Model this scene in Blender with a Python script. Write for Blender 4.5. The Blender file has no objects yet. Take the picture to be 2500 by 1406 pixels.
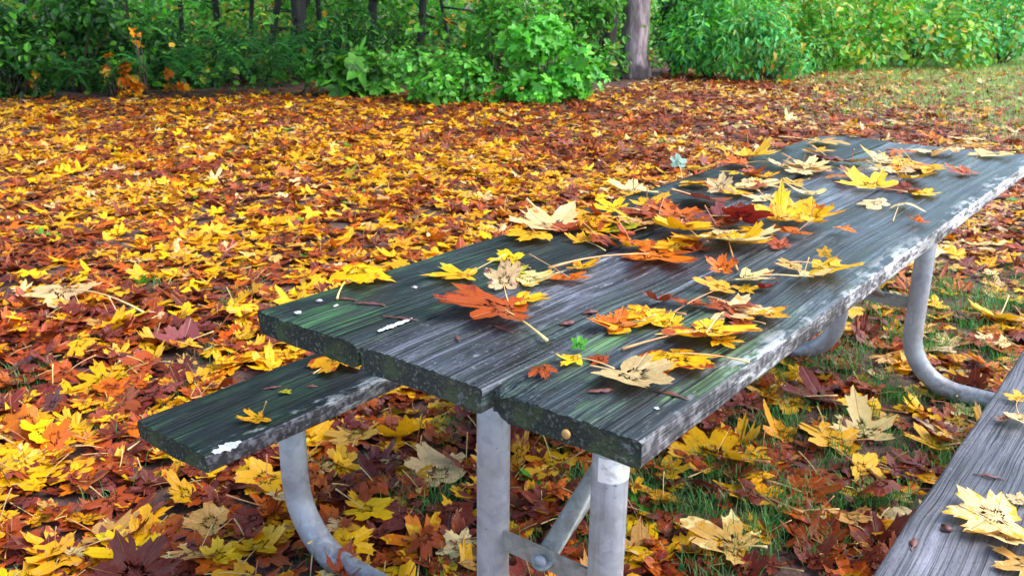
import bpy, math, random
import numpy as np
from mathutils import Vector, Matrix
R = math.radians
rng = np.random.default_rng(7)
random.seed(7)
scene = bpy.context.scene
C = scene.collection

# ------------------------------------------------------------------ camera
F, CX, CY = 2208.7, 1250.0, 703.0            # focal length and centre in pixels of the 2500 px photograph
PITCH, ROLL, CAMZ = 0.318, 0.0114, 1.255
cp, sp = math.cos(PITCH), math.sin(PITCH)
cam = bpy.data.objects.new('camera', bpy.data.cameras.new('camera'))
C.objects.link(cam); scene.camera = cam
cr, sr = math.cos(ROLL), math.sin(ROLL)
right0, up0, back = Vector((1, 0, 0)), Vector((0, sp, cp)), Vector((0, -cp, sp))
rightv, upv = cr * right0 + sr * up0, cr * up0 - sr * right0
m = Matrix.Identity(4)
for i in range(3):
    m[i][0], m[i][1], m[i][2] = rightv[i], upv[i], back[i]
m[2][3] = CAMZ
cam.matrix_world = m
cam.data.sensor_width = 36; cam.data.lens = F / 2500 * 36
cam.data.clip_start = 0.05; cam.data.clip_end = 600
cam.data.dof.use_dof = True; cam.data.dof.focus_distance = 1.5; cam.data.dof.aperture_fstop = 13

# ------------------------------------------------------------------ world, sun, exposure
SUN_EL, SUN_AZ = R(50), R(98)                 # azimuth measured from +Y towards +X
w = bpy.data.worlds.new('World'); scene.world = w; w.use_nodes = True
nt = w.node_tree; nt.nodes.clear()
sky = nt.nodes.new('ShaderNodeTexSky'); sky.sky_type = 'NISHITA'; sky.sun_disc = False
sky.sun_elevation = SUN_EL; sky.sun_rotation = SUN_AZ; sky.air_density = 1.0; sky.dust_density = 1.6; sky.ozone_density = 1.0
bg = nt.nodes.new('ShaderNodeBackground'); bg.inputs[1].default_value = 0.15
wo = nt.nodes.new('ShaderNodeOutputWorld')
nt.links.new(sky.outputs[0], bg.inputs[0]); nt.links.new(bg.outputs[0], wo.inputs[0])
sl = bpy.data.lights.new('sun', 'SUN'); sl.energy = 1.5; sl.angle = R(60); sl.color = (1, .97, .92)
so = bpy.data.objects.new('sun', sl); C.objects.link(so)
sd = Vector((math.sin(SUN_AZ) * math.cos(SUN_EL), math.cos(SUN_AZ) * math.cos(SUN_EL), math.sin(SUN_EL)))
so.rotation_euler = sd.to_track_quat('Z', 'Y').to_euler(); so.location = sd * 30
vs = scene.view_settings; vs.view_transform = 'Standard'; vs.look = 'None'; vs.gamma = 1; vs.exposure = 1.72
scene.cycles.max_bounces = 6; scene.cycles.diffuse_bounces = 3; scene.cycles.glossy_bounces = 2
scene.cycles.transmission_bounces = 3; scene.cycles.use_denoising = True

# ------------------------------------------------------------------ helpers
def pix(px, py, z=0.0):
    """the point of the level plane z that the photograph shows at pixel px, py"""
    X, Y = px - CX, py - CY
    x, yc = cr * X + sr * Y, -sr * X + cr * Y
    y, d = F * cp - yc * sp, F * sp + yc * cp
    t = (CAMZ - z) / d
    return np.array([x * t, y * t, z])
def proj(P):
    P = np.asarray(P, float); x, y, z = P[..., 0], P[..., 1], P[..., 2] - CAMZ
    d = y * cp - z * sp; yc = -(y * sp + z * cp)
    X, Y = F * x / d, F * yc / d
    return CX + cr * X - sr * Y, CY + sr * X + cr * Y, d
def tag(o, label=None, cat=None, group=None, kind=None):
    for k, v in (('label', label), ('category', cat), ('group', group), ('kind', kind)):
        if v: o[k] = v
    return o
def mesh_obj(name, V, faces, mat=None, parent=None, smooth=False, attrs=None, loc=None):
    """faces: list of (n,k) int arrays, or of index lists"""
    me = bpy.data.meshes.new(name)
    V = np.asarray(V, np.float32).reshape(-1, 3)
    if len(faces) and isinstance(faces[0], np.ndarray) and faces[0].ndim == 2:
        flat = np.concatenate([f.ravel() for f in faces]).astype(np.int32)
        tot = np.concatenate([np.full(len(f), f.shape[1]) for f in faces]).astype(np.int32)
    else:
        flat = np.array([i for f in faces for i in f], np.int32); tot = np.array([len(f) for f in faces], np.int32)
    st = np.concatenate([[0], np.cumsum(tot)[:-1]]).astype(np.int32)
    me.vertices.add(len(V)); me.vertices.foreach_set('co', V.ravel())
    me.loops.add(len(flat)); me.loops.foreach_set('vertex_index', flat)
    me.polygons.add(len(tot)); me.polygons.foreach_set('loop_start', st); me.polygons.foreach_set('loop_total', tot)
    me.update(calc_edges=True)
    me.polygons.foreach_set('use_smooth', np.full(len(tot), smooth, dtype=bool))
    for n, a in (attrs or {}).items():
        a = np.asarray(a, np.float32)
        if a.shape[1] == 4:
            at = me.attributes.new(n, 'FLOAT_COLOR', 'POINT'); at.data.foreach_set('color', a.ravel())
        else:
            at = me.attributes.new(n, 'FLOAT_VECTOR', 'POINT'); at.data.foreach_set('vector', a.ravel())
    if mat: me.materials.append(mat)
    o = bpy.data.objects.new(name, me); C.objects.link(o)
    if parent: o.parent = parent
    if loc is not None: o.location = loc
    return o
def empty(name, loc, rz=0):
    o = bpy.data.objects.new(name, None); C.objects.link(o); o.location = loc; o.rotation_euler = (0, 0, rz)
    o.empty_display_size = .1; return o
class MB:
    def __init__(s): s.v = []; s.f = []
    def add(s, V, Fc):
        b = len(s.v); s.v += [tuple(p) for p in V]; s.f += [[i + b for i in f] for f in Fc]
    def tube(s, pts, rad, n=10, cap=True):
        pts = [Vector(p) for p in pts]
        if not hasattr(rad, '__len__'): rad = [rad] * len(pts)
        V = []; Fc = []; nx = None
        for i, p in enumerate(pts):
            t = (pts[min(i + 1, len(pts) - 1)] - pts[max(i - 1, 0)]).normalized()
            if nx is None: nx = t.orthogonal().normalized()
            nx = (nx - t * nx.dot(t)).normalized(); ny = t.cross(nx)
            for k in range(n):
                a = 2 * math.pi * k / n; V.append(p + (nx * math.cos(a) + ny * math.sin(a)) * rad[i])
        for i in range(len(pts) - 1):
            for k in range(n):
                Fc.append([i * n + k, i * n + (k + 1) % n, (i + 1) * n + (k + 1) % n, (i + 1) * n + k])
        if cap:
            Fc.append(list(range(n))[::-1]); Fc.append([(len(pts) - 1) * n + k for k in range(n)])
        s.add(V, Fc)
    def build(s, name, mat, parent=None, smooth=True, loc=None):
        o = mesh_obj(name, s.v, s.f, mat, parent, smooth, loc=loc); return o
def noise1(seed):
    r = np.random.default_rng(seed); ks = r.uniform(.6, 1.8, (5, 2)) * r.choice([-1, 1], (5, 2)); ph = r.uniform(0, 6.28, 5)
    return lambda x, y: sum(np.sin(ks[i, 0] * x * (1 + i * .7) + ks[i, 1] * y * (1 + i * .7) + ph[i]) for i in range(5)) / 3.2
patch, patch2, patch3 = noise1(3), noise1(11), noise1(23)

# ------------------------------------------------------------------ materials
def mat(name):
    mt = bpy.data.materials.new(name); mt.use_nodes = True
    t = mt.node_tree; t.nodes.clear()
    out = t.nodes.new('ShaderNodeOutputMaterial'); p = t.nodes.new('ShaderNodeBsdfPrincipled')
    t.links.new(p.outputs[0], out.inputs[0])
    return mt, t, p, out
class N:
    """small node-tree writer"""
    def __init__(s, t): s.t = t
    def n(s, ty, **kw):
        nd = s.t.nodes.new(ty)
        for k, v in kw.items(): setattr(nd, k, v)
        return nd
    def put(s, sock, v):
        if isinstance(v, bpy.types.NodeSocket): s.t.links.new(v, sock)
        elif isinstance(v, (tuple, list)) and sock.type == 'RGBA' and len(v) == 3: sock.default_value = (*v, 1)
        else: sock.default_value = v
    def math(s, op, a, b=0.5, clamp=False):
        nd = s.n('ShaderNodeMath', operation=op, use_clamp=clamp); s.put(nd.inputs[0], a); s.put(nd.inputs[1], b); return nd.outputs[0]
    def mix(s, f, a, b, mode='MIX'):
        nd = s.n('ShaderNodeMix', data_type='RGBA', blend_type=mode); s.put(nd.inputs[0], f); s.put(nd.inputs[6], a); s.put(nd.inputs[7], b); return nd.outputs[2]
    def step(s, x, lo, hi, a=0., b=1.):
        nd = s.n('ShaderNodeMapRange', interpolation_type='SMOOTHSTEP')
        s.put(nd.inputs[0], x); s.put(nd.inputs[1], lo); s.put(nd.inputs[2], hi); s.put(nd.inputs[3], a); s.put(nd.inputs[4], b); return nd.outputs[0]
    def noise(s, vec, scale=5, detail=3, rough=.55, w=None, dist=0):
        nd = s.n('ShaderNodeTexNoise'); nd.noise_dimensions = '4D' if w is not None else '3D'
        s.put(nd.inputs['Vector'], vec); s.put(nd.inputs['Scale'], scale); s.put(nd.inputs['Detail'], detail); s.put(nd.inputs['Roughness'], rough); s.put(nd.inputs['Distortion'], dist)
        if w is not None: s.put(nd.inputs['W'], w)
        return nd.outputs[0]
    def vmul(s, vec, k):
        nd = s.n('ShaderNodeVectorMath', operation='MULTIPLY'); s.put(nd.inputs[0], vec); nd.inputs[1].default_value = k; return nd.outputs[0]
    def attr(s, name, out='Vector'):
        nd = s.n('ShaderNodeAttribute', attribute_name=name); return nd.outputs[out]
    def sep(s, v):
        nd = s.n('ShaderNodeSeparateXYZ'); s.put(nd.inputs[0], v); return nd.outputs
    def bump(s, h, strength=.5, dist=.01, normal=None):
        nd = s.n('ShaderNodeBump'); s.put(nd.inputs['Height'], h); s.put(nd.inputs['Strength'], strength); s.put(nd.inputs['Distance'], dist)
        if normal is not None: s.put(nd.inputs['Normal'], normal)
        return nd.outputs[0]

def make_leaf_material():
    mt, t, p, out = mat('fallen_leaf'); g = N(t)
    col, col2, P, M = g.attr('leaf_col', 'Color'), g.attr('leaf_col2', 'Color'), g.attr('leaf_p'), g.sep(g.attr('leaf_m'))
    vein, spot, edge = M[0], M[1], M[2]
    n = g.noise(P, 2.9, 4, .62, dist=.5)
    v = g.math('ADD', n, g.math('MULTIPLY', g.math('SUBTRACT', edge, .55), .22))
    lo = g.math('SUBTRACT', 0.84, g.math('MULTIPLY', spot, .75))
    hi = g.math('ADD', lo, .07)
    c = g.mix(g.step(v, lo, hi), col, col2)
    n2 = g.noise(P, 7, 2, .5)
    c = g.mix(g.step(n2, .3, .75, .0, .4), c, g.mix(.55, c, col2))
    dots = g.step(g.noise(P, 17, 1, .5), .66, .72)
    c = g.mix(g.math('MULTIPLY', dots, g.math('MULTIPLY', spot, .9)), c, (.07, .02, .012))
    vm = g.step(vein, .84, .97, 0, .5)
    c = g.mix(vm, c, g.mix(.5, c, (.75, .52, .16)))
    g.put(p.inputs['Base Color'], c)
    g.put(p.inputs['Roughness'], g.step(n2, .3, .7, .28, .5)); p.inputs['Specular IOR Level'].default_value = .3
    h = g.math('ADD', g.math('MULTIPLY', g.step(vein, .6, 1), .8), g.math('MULTIPLY', n2, .9))
    bmp = g.bump(h, .6, .004)
    g.put(p.inputs['Normal'], bmp)
    tr = g.n('ShaderNodeBsdfTranslucent'); g.put(tr.inputs[0], c)
    ms = g.n('ShaderNodeMixShader'); ms.inputs[0].default_value = .2
    t.links.new(p.outputs[0], ms.inputs[1]); t.links.new(tr.outputs[0], ms.inputs[2]); t.links.new(ms.outputs[0], out.inputs[0])
    return mt
M_LEAF = make_leaf_material()
def make_foliage_material():
    mt, t, p, out = mat('green_foliage'); g = N(t)
    c = g.attr('leaf_col', 'Color')
    g.put(p.inputs['Base Color'], c); p.inputs['Roughness'].default_value = .42; p.inputs['Specular IOR Level'].default_value = .4
    tr = g.n('ShaderNodeBsdfTranslucent'); g.put(tr.inputs[0], g.mix(1., c, (1.25, 1.25, .6), 'MULTIPLY'))
    ms = g.n('ShaderNodeMixShader'); ms.inputs[0].default_value = .32
    t.links.new(p.outputs[0], ms.inputs[1]); t.links.new(tr.outputs[0], ms.inputs[2]); t.links.new(ms.outputs[0], out.inputs[0])
    return mt
M_FOL = make_foliage_material()
def make_stem_material(name, c1, c2):
    mt, t, p, out = mat(name); g = N(t)
    tc = g.n('ShaderNodeTexCoord'); oi = g.n('ShaderNodeObjectInfo')
    n = g.noise(tc.outputs['Object'], 40, 2, .5, w=g.math('MULTIPLY', oi.outputs['Random'], 50.))
    g.put(p.inputs['Base Color'], g.mix(g.step(g.math('ADD', g.math('MULTIPLY', n, .4), g.math('MULTIPLY', oi.outputs['Random'], .6)), .3, .8), c1, c2)); p.inputs['Roughness'].default_value = .45
    return mt
M_STEM = make_stem_material('leaf_stem_skin', (.72, .52, .2), (.5, .2, .07))
M_TWIG = make_stem_material('shrub_stem_bark', (.035, .028, .018), (.07, .045, .03))
def make_bark(name, dark, light, moss):
    mt, t, p, out = mat(name); g = N(t)
    tc = g.n('ShaderNodeTexCoord').outputs['Object']
    n = g.noise(g.vmul(tc, (9, 9, 2.2)), 1.4, 6, .65, dist=.6); n2 = g.noise(tc, 2.2, 3, .6)
    c = g.mix(g.step(n, .32, .72), dark, light)
    z = g.sep(tc)[2]
    mm = g.math('MULTIPLY', g.step(n2, .42, .62), g.step(z, .15, 1.2, 1., .25))
    c = g.mix(mm, c, moss)
    g.put(p.inputs['Base Color'], c); p.inputs['Roughness'].default_value = .75
    g.put(p.inputs['Normal'], g.bump(n, .8, .04)); return mt
M_BARK = make_bark('grey_maple_bark', (.15, .11, .115), (.48, .375, .39), (.07, .05, .05))
M_BARK2 = make_bark('dark_wet_bark', (.012, .010, .008), (.05, .04, .03), (.015, .03, .012))

def make_wood(name, dark, midc, light, algae, al_amt, lichen_side, gloss, spec):
    mt, t, p, out = mat(name); g = N(t)
    tc = g.n('ShaderNodeTexCoord').outputs['Object']; oi = g.n('ShaderNodeObjectInfo').outputs['Random']
    W = g.math('MULTIPLY', oi, 37.)
    wob = g.noise(g.vmul(tc, (2, 1.2, 2)), 1.5, 2, .5, w=W)
    sx = g.n('ShaderNodeCombineXYZ'); X = g.sep(tc)
    g.put(sx.inputs[0], g.math('ADD', X[0], g.math('MULTIPLY', wob, .05))); g.put(sx.inputs[1], X[1]); g.put(sx.inputs[2], X[2])
    v = sx.outputs[0]
    fine = g.noise(g.vmul(v, (300, 13, 300)), 1, 6, .75, w=W)
    med = g.noise(g.vmul(v, (75, 4.5, 75)), 1, 5, .7, w=W, dist=.4)
    big = g.noise(g.vmul(v, (10, 3.2, 10)), 1, 5, .62, w=W, dist=.5)
    mixv = g.math('ADD', g.math('MULTIPLY', fine, .34), g.math('ADD', g.math('MULTIPLY', med, .30), g.math('MULTIPLY', big, .36)))
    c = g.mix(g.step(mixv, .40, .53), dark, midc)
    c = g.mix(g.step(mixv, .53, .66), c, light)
    crack = g.step(g.noise(g.vmul(v, (85, 1.6, 85)), 1, 3, .55, w=g.math('ADD', W, 9.)), .30, .36, 1., 0.)
    pit = g.noise(g.vmul(tc, (1, .6, 1)), 210, 2, .6); c = g.mix(g.step(pit, .58, .72, 0, .55), c, (.006, .008, .008)); c = g.mix(g.step(pit, .28, .40, .35, 0), c, light)
    lines = g.noise(g.vmul(v, (230, 1.4, 230)), 1, 2, .5, w=g.math('ADD', W, 21.))
    c = g.mix(g.step(lines, .38, .45, .6, 0.), c, dark); c = g.mix(g.step(lines, .56, .66, 0., .3), c, light)
    c = g.mix(crack, c, (.006, .006, .006))
    # algae, strongest towards the open near end
    al = g.noise(g.vmul(v, (11, 4, 11)), 1, 4, .65, w=g.math('ADD', W, 3.))
    nearend = g.step(X[1], -1.25, -.55, 1., .08)
    am = g.math('MULTIPLY', g.math('MULTIPLY', g.step(al, .45, .60), nearend), g.math('MULTIPLY', g.step(lines, .42, .58), al_amt), clamp=True)
    c = g.mix(am, c, algae)
    geo = g.n('ShaderNodeNewGeometry')
    vt = g.n('ShaderNodeVectorTransform', vector_type='NORMAL', convert_from='WORLD', convert_to='OBJECT'); t.links.new(geo.outputs['True Normal'], vt.inputs[0])
    nn = g.sep(vt.outputs[0])
    endm = g.step(g.math('ABSOLUTE', nn[1]), .55, .8)
    spk = g.noise(g.vmul(tc, (1, 1, 1)), 160, 2, .6)
    endc = g.mix(g.step(spk, .52, .74), (.026, .034, .026), (.17, .18, .14))
    endc = g.mix(g.step(g.noise(tc, 14, 3, .6), .5, .65), endc, (.06, .085, .035))
    c = g.mix(endm, c, endc)
    sidem = g.math('MULTIPLY', g.step(nn[0], .45, .75), g.step(X[0], .09, .10))
    if lichen_side:
        s1 = g.noise(g.vmul(tc, (40, 16, 70)), 1, 6, .72, w=W); s2 = g.noise(g.vmul(tc, (2, 2.2, 3)), 1, 2, .5)
        ef = g.noise(tc, 60, 3, .6)
        lm = g.step(g.math('ADD', g.math('ADD', s1, g.math('MULTIPLY', s2, .30)), g.step(X[1], -1.2, .2, -.05, .10)), .69, .77)
        sidebase = g.mix(g.step(ef, .45, .65), (.06, .058, .066), (.24, .23, .25))
        sc = g.mix(g.math('MULTIPLY', lm, lichen_side), sidebase, (.72, .71, .72))
        c = g.mix(sidem, c, sc)
        # the worn arris on top of that side
        arr = g.math('MULTIPLY', g.step(X[0], .070, .108), g.step(g.math('ADD', s1, g.math('MULTIPLY', s2, .3)), .66, .78))
        c = g.mix(g.math('MULTIPLY', arr, .7), c, (.5, .52, .5))
    damp = g.noise(g.vmul(tc, (5, 3.2, 5)), 1, 4, .6, w=g.math('ADD', W, 14.)); grit = g.noise(g.vmul(tc, (70, 26, 70)), 1, 4, .7, w=W)
    c = g.mix(g.math('MULTIPLY', g.math('MULTIPLY', g.step(damp, .50, .60), g.math('SUBTRACT', 1., endm)), .42), c, g.mix(.6, dark, (.012, .016, .013)))
    c = g.mix(g.math('MULTIPLY', g.step(grit, .60, .72), .45), c, light)
    g.put(p.inputs['Base Color'], c)
    wet = g.noise(g.vmul(v, (6, 1.1, 6)), 1, 3, .5, w=g.math('ADD', W, 5.))
    rough = g.math('ADD', g.step(wet, .35, .65, gloss, gloss + .22), g.math('MULTIPLY', g.math('SUBTRACT', fine, .5), .25))
    g.put(p.inputs['Roughness'], g.math('ADD', rough, g.math('MULTIPLY', endm, .35), clamp=True))
    p.inputs['Specular IOR Level'].default_value = spec
    hgt = g.math('SUBTRACT', g.math('ADD', g.math('MULTIPLY', fine, .6), g.math('MULTIPLY', med, .5)), g.math('SUBTRACT', g.math('MULTIPLY', crack, .6), g.math('MULTIPLY', g.step(lines, .40, .5), .5)))
    b1 = g.bump(hgt, .55, .005)
    b2 = g.bump(g.math('MULTIPLY', spk, endm), .8, .006, b1)
    g.put(p.inputs['Normal'], b2)
    return mt
M_WOOD_L = make_wood('mossy_dark_wood', (.005, .009, .010), (.016, .025, .026), (.075, .10, .105), (.055, .15, .055), .8, 0, .30, .22)
M_WOOD_M = make_wood('weathered_grey_wood_painted_sheen', (.008, .011, .014), (.045, .053, .066), (.40, .43, .52), (.11, .2, .12), .6, 0, .25, .42)  # pale streak colour holds a painted bluish sky sheen besides the worn grain
M_WOOD_R = make_wood('algae_streaked_wood', (.006, .010, .012), (.026, .037, .043), (.20, .23, .26), (.13, .27, .09), .95, .8, .28, .3)
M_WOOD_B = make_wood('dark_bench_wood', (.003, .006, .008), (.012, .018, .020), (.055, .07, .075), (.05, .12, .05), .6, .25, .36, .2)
M_WOOD_G = make_wood('silvered_bench_wood', (.045, .045, .052), (.12, .122, .14), (.24, .24, .28), (.2, .23, .18), .4, 0, .38, .3)
def make_galv(nm, ga, gb):
    mt, t, p, out = mat(nm); g = N(t)
    tc = g.n('ShaderNodeTexCoord').outputs['Object']
    n = g.noise(tc, 26, 3, .6, dist=.8); n2 = g.noise(tc, 7, 3, .6); n3 = g.noise(tc, 120, 2, .5)
    vo = g.n('ShaderNodeTexVoronoi'); g.put(vo.inputs['Vector'], tc); vo.inputs['Scale'].default_value = 55
    s = g.math('ADD', g.math('MULTIPLY', n, .6), g.math('ADD', g.math('MULTIPLY', n2, .35), g.math('MULTIPLY', g.sep(vo.outputs['Color'])[0], .16)))
    c = g.mix(g.step(s, .40, .68), ga, gb)
    c = g.mix(g.step(n3, .70, .76), c, (.18, .16, .14))
    c = g.mix(g.step(n2, .56, .72, 0, .5), c, (.27, .27, .24))
    z_ = g.sep(tc)[2]; drip = g.noise(g.vmul(tc, (55, 55, 3)), 1, 3, .6)
    c = g.mix(g.math('MULTIPLY', g.step(drip, .56, .72), .35), c, (.20, .17, .13))
    mud = g.math('MULTIPLY', g.step(z_, .02, .16, 1., 0.), g.step(n, .40, .62)); c = g.mix(g.math('MULTIPLY', mud, .7), c, (.10, .065, .045))
    scr = g.noise(g.vmul(tc, (140, 140, 14)), 1, 2, .7); c = g.mix(g.step(scr, .68, .74, 0, .5), c, (.72, .73, .78))
    g.put(p.inputs['Base Color'], c); p.inputs['Metallic'].default_value = .25
    g.put(p.inputs['Roughness'], g.step(n, .3, .7, .38, .55)); g.put(p.inputs['Normal'], g.bump(s, .15, .003)); return mt
M_GALV = make_galv('galvanised_steel', (.32, .332, .365), (.43, .445, .485)); M_GALV_D = make_galv('dull_olive_steel', (.20, .205, .19), (.34, .345, .33))
def plain(name, c, rough=.5, c2=None, scale=60):
    mt, t, p, out = mat(name); g = N(t)
    n = g.noise(g.n('ShaderNodeTexCoord').outputs['Object'], scale, 3, .6)
    g.put(p.inputs['Base Color'], g.mix(g.step(n, .42, .62), c, c2 or tuple(x * .8 for x in c))); p.inputs['Roughness'].default_value = rough
    g.put(p.inputs['Normal'], g.bump(n, .2, .002)); return mt
M_WHITE = plain('plain_white', (.9, .9, .9), .4, (.6, .6, .57)); M_TAN = plain('tan_disc', (.5, .28, .08), .5)
M_SEED = plain('seed_scrap', (.16, .05, .035), .5, (.09, .03, .03)); M_PALE = plain('pale_seed', (.45, .4, .38), .5)

def make_ground():
    mt, t, p, out = mat('forest_soil'); g = N(t)
    tc = g.n('ShaderNodeTexCoord').outputs['Object']
    n = g.noise(tc, 9, 6, .65); n2 = g.noise(tc, 70, 4, .65); n3 = g.noise(tc, 1.1, 3, .5)
    c = g.mix(g.step(n, .35, .65), (.06, .028, .022), (.14, .072, .055))
    c = g.mix(g.step(n2, .55, .72), c, (.15, .085, .06))
    c = g.mix(g.step(n2, .30, .42, 1., 0.), c, (.018, .01, .008))
    X = g.sep(tc)
    lawn = g.step(g.math('ADD', g.math('ADD', g.math('MULTIPLY', X[0], .9), g.math('MULTIPLY', n3, 1.5)), g.math('MULTIPLY', X[1], .1)), 5.4, 6.8)
    c = g.mix(lawn, c, g.mix(g.step(n, .4, .6), (.10, .18, .04), (.24, .26, .10)))
    g.put(p.inputs['Base Color'], c); p.inputs['Roughness'].default_value = .8
    g.put(p.inputs['Normal'], g.bump(g.math('ADD', n, g.math('MULTIPLY', n2, .5)), .9, .02)); return mt
mesh_go = mesh_obj('ground', [(-150, -60, 0), (150, -60, 0), (150, 240, 0), (-150, 240, 0)], [[0, 1, 2, 3]], make_ground())
tag(mesh_go, kind='structure')

# ------------------------------------------------------------------ the picnic table
YAW = .6634; U0, V0 = -1.1808, .8384
TU, TV = np.array([math.cos(YAW), -math.sin(YAW)]), np.array([math.sin(YAW), math.cos(YAW)])
TOPZ, TW, TL = .755, .717, 2.56
OU, OV = TW / 2, 1.28                         # the table's origin: centre of its footprint
def tab(u, v, z): 
    q = (U0 + u) * TU + (V0 + v) * TV; return np.array([q[0], q[1], z])
root = empty('picnic_table', tuple(tab(OU, OV, 0)), -YAW)
tag(root, 'weathered wooden picnic table with two benches on bent galvanised pipe legs, strewn with leaves', 'picnic table')
def plank(name, u0, v0, wid, length, ztop, th, mat_, seed, round_far=False, notch=False, chew=.0026):
    """one board as a rounded, warped grid with ragged near end"""
    r = np.random.default_rng(seed); nz1 = noise1(seed + 40); nz2 = noise1(seed + 90)
    nx, ny, nzz = 64, 110, 3
    # ring of profile points (x,z) around the board, rounded arrises
    prof = []
    b = .006
    xs = np.linspace(b, wid - b, nx)
    prof += [(x, 0.) for x in xs]
    prof += [(wid - b * .3, -b * .3), (wid, -b)] + [(wid, z) for z in np.linspace(-b, -th + b, 4)[1:]] + [(wid - b * .3, -th + b * .3)]
    prof += [(x, -th) for x in xs[::-1][::2]]
    prof += [(b * .3, -th + b * .3)] + [(0., z) for z in np.linspace(-th + b, -b, 4)] + [(b * .3, -b * .3)]
    prof = np.array(prof); n = len(prof)
    ts = np.concatenate([[0., .004, .012], np.linspace(.025, 1 - .01, ny), [.996, 1.]])
    V = np.zeros((len(ts), n, 3)); px, pz = prof[:, 0], prof[:, 1]
    for i, tt in enumerate(ts):
        y = tt * length; x = px.copy(); z = pz.copy(); yy = np.full(n, y)
        if i < 3:                               # ragged near end
            k = (3 - i) / 3
            yy = yy + k * (chew * (.7 * nz1(x * 14, z * 30) + .35 * nz2(x * 190 + 4, z * 150)))
            z = z - k * .0012 * (1 + nz1(x * 150 + 9, z * 20)) * (pz > -.012)
        x = x + .0016 * nz1(y * 7 + z * 20, z * 15 + 3) * np.where(px < wid * .5, 1, .8)
        z = z + .0012 * nz2(x * 40, y * 3) * (pz > -.01) + .002 * nz1(x * 6, y * 1.6)
        if notch:                               # the split, rotted corner by the middle board
            d = np.hypot((px - 0) / .085, y / .05)
            k = np.clip(1.15 - d, 0, 1)
            yy = yy + k * (.012 + .008 * nz1(px * 90, pz * 120) + .006 * nz2(px * 300, pz * 260)); z = z - k * (.006 + .004 * nz2(px * 130, y * 120)) * (pz > -.02)
        if round_far:
            d = y - (length - .13)
            if d > 0:
                cut = .13 - math.sqrt(max(.13 ** 2 - d * d, 0)); x = np.maximum(x, cut * 1.0 + (px * .02))
        V[i, :, 0] = x; V[i, :, 1] = yy; V[i, :, 2] = z
    faces = []
    idx = np.arange(len(ts) * n).reshape(len(ts), n)
    a, bb, cc, dd = idx[:-1, :], np.roll(idx, -1, 1)[:-1, :], np.roll(idx, -1, 1)[1:, :], idx[1:, :]
    quads = np.stack([a, bb, cc, dd], -1).reshape(-1, 4)[:, ::-1]
    fl = [list(q) for q in quads]
    # end caps as grids of strips between top and bottom profile
    for e, row in ((0, idx[0]), (1, idx[-1])):
        cen = V[0 if e == 0 else -1].mean(0)
        fl.append(list(row) if e == 0 else list(row[::-1]))
    ctr = np.array([wid / 2, length / 2, 0])
    Vv = V.reshape(-1, 3) - ctr
    o = mesh_obj(name, Vv, fl, mat_, root, True, loc=(u0 + wid / 2 - OU, v0 + length / 2 - OV, ztop))
    md = o.modifiers.new('edge', 'EDGE_SPLIT'); md.split_angle = R(50)
    return o
PW, TH = .235, .039
plank('tabletop_plank', 0, 0, PW, TL, TOPZ, TH, M_WOOD_L, 1, round_far=True)['label'] = 'mossy dark left board of the tabletop with a rounded far corner'
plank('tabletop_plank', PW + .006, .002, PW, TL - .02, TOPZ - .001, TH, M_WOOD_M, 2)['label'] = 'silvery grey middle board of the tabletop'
plank('tabletop_plank', 2 * PW + .012, .004, PW, TL - .01, TOPZ + .001, TH, M_WOOD_R, 3, notch=True)['label'] = 'right board of the tabletop with a rotted near corner and white flaking edge'
BZ = TOPZ - .317
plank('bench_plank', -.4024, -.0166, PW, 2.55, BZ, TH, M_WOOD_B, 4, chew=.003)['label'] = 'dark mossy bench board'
plank('bench_plank', .9003, -.0166, PW + .01, 2.55, BZ, TH, M_WOOD_G, 5, chew=.003)['label'] = 'silvered grey bench board with long cracks'
PR = .0302; NV, FV = .2865, 2.1584; UL, UR = .2636, .5081; zc = PR + .004
def leg(post_u, bench_u, v):
    s = -1 if bench_u < post_u else 1; rb = .17
    pts = [(post_u, TOPZ - TH - .006), (post_u, .45), (post_u, .3)]
    for k in range(9):
        a = k / 8 * math.pi / 2; pts.append((post_u + s * rb * (1 - math.cos(a)), zc + rb - rb * math.sin(a)))
    for k in range(9):
        a = k / 8 * math.pi / 2; pts.append((bench_u - s * rb * (1 - math.sin(a)), zc + rb * (1 - math.cos(a))))
    pts += [(bench_u, BZ - TH - .006)]
    mb = MB(); mb.tube([(u - OU, v - OV, z) for u, z in pts], PR, 24)
    return mb.build('leg', M_GALV, root)
def plate(u, v, w_, d_, z, name='mounting_plate'):
    mb = MB(); x, y = u - OU, v - OV; V = []
    for dz in (0, .005):
        for a, b in ((-1, -1), (1, -1), (1, 1), (-1, 1)): V.append((x + a * w_ / 2, y + b * d_ / 2, z + dz))
    mb.add(V, [[3, 2, 1, 0], [4, 5, 6, 7], [0, 1, 5, 4], [1, 2, 6, 5], [2, 3, 7, 6], [3, 0, 4, 7]])
    return mb.build(name, M_GALV, root, smooth=False)
LB, RB_ = -.4024 + .088, .9003 + .16
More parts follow.
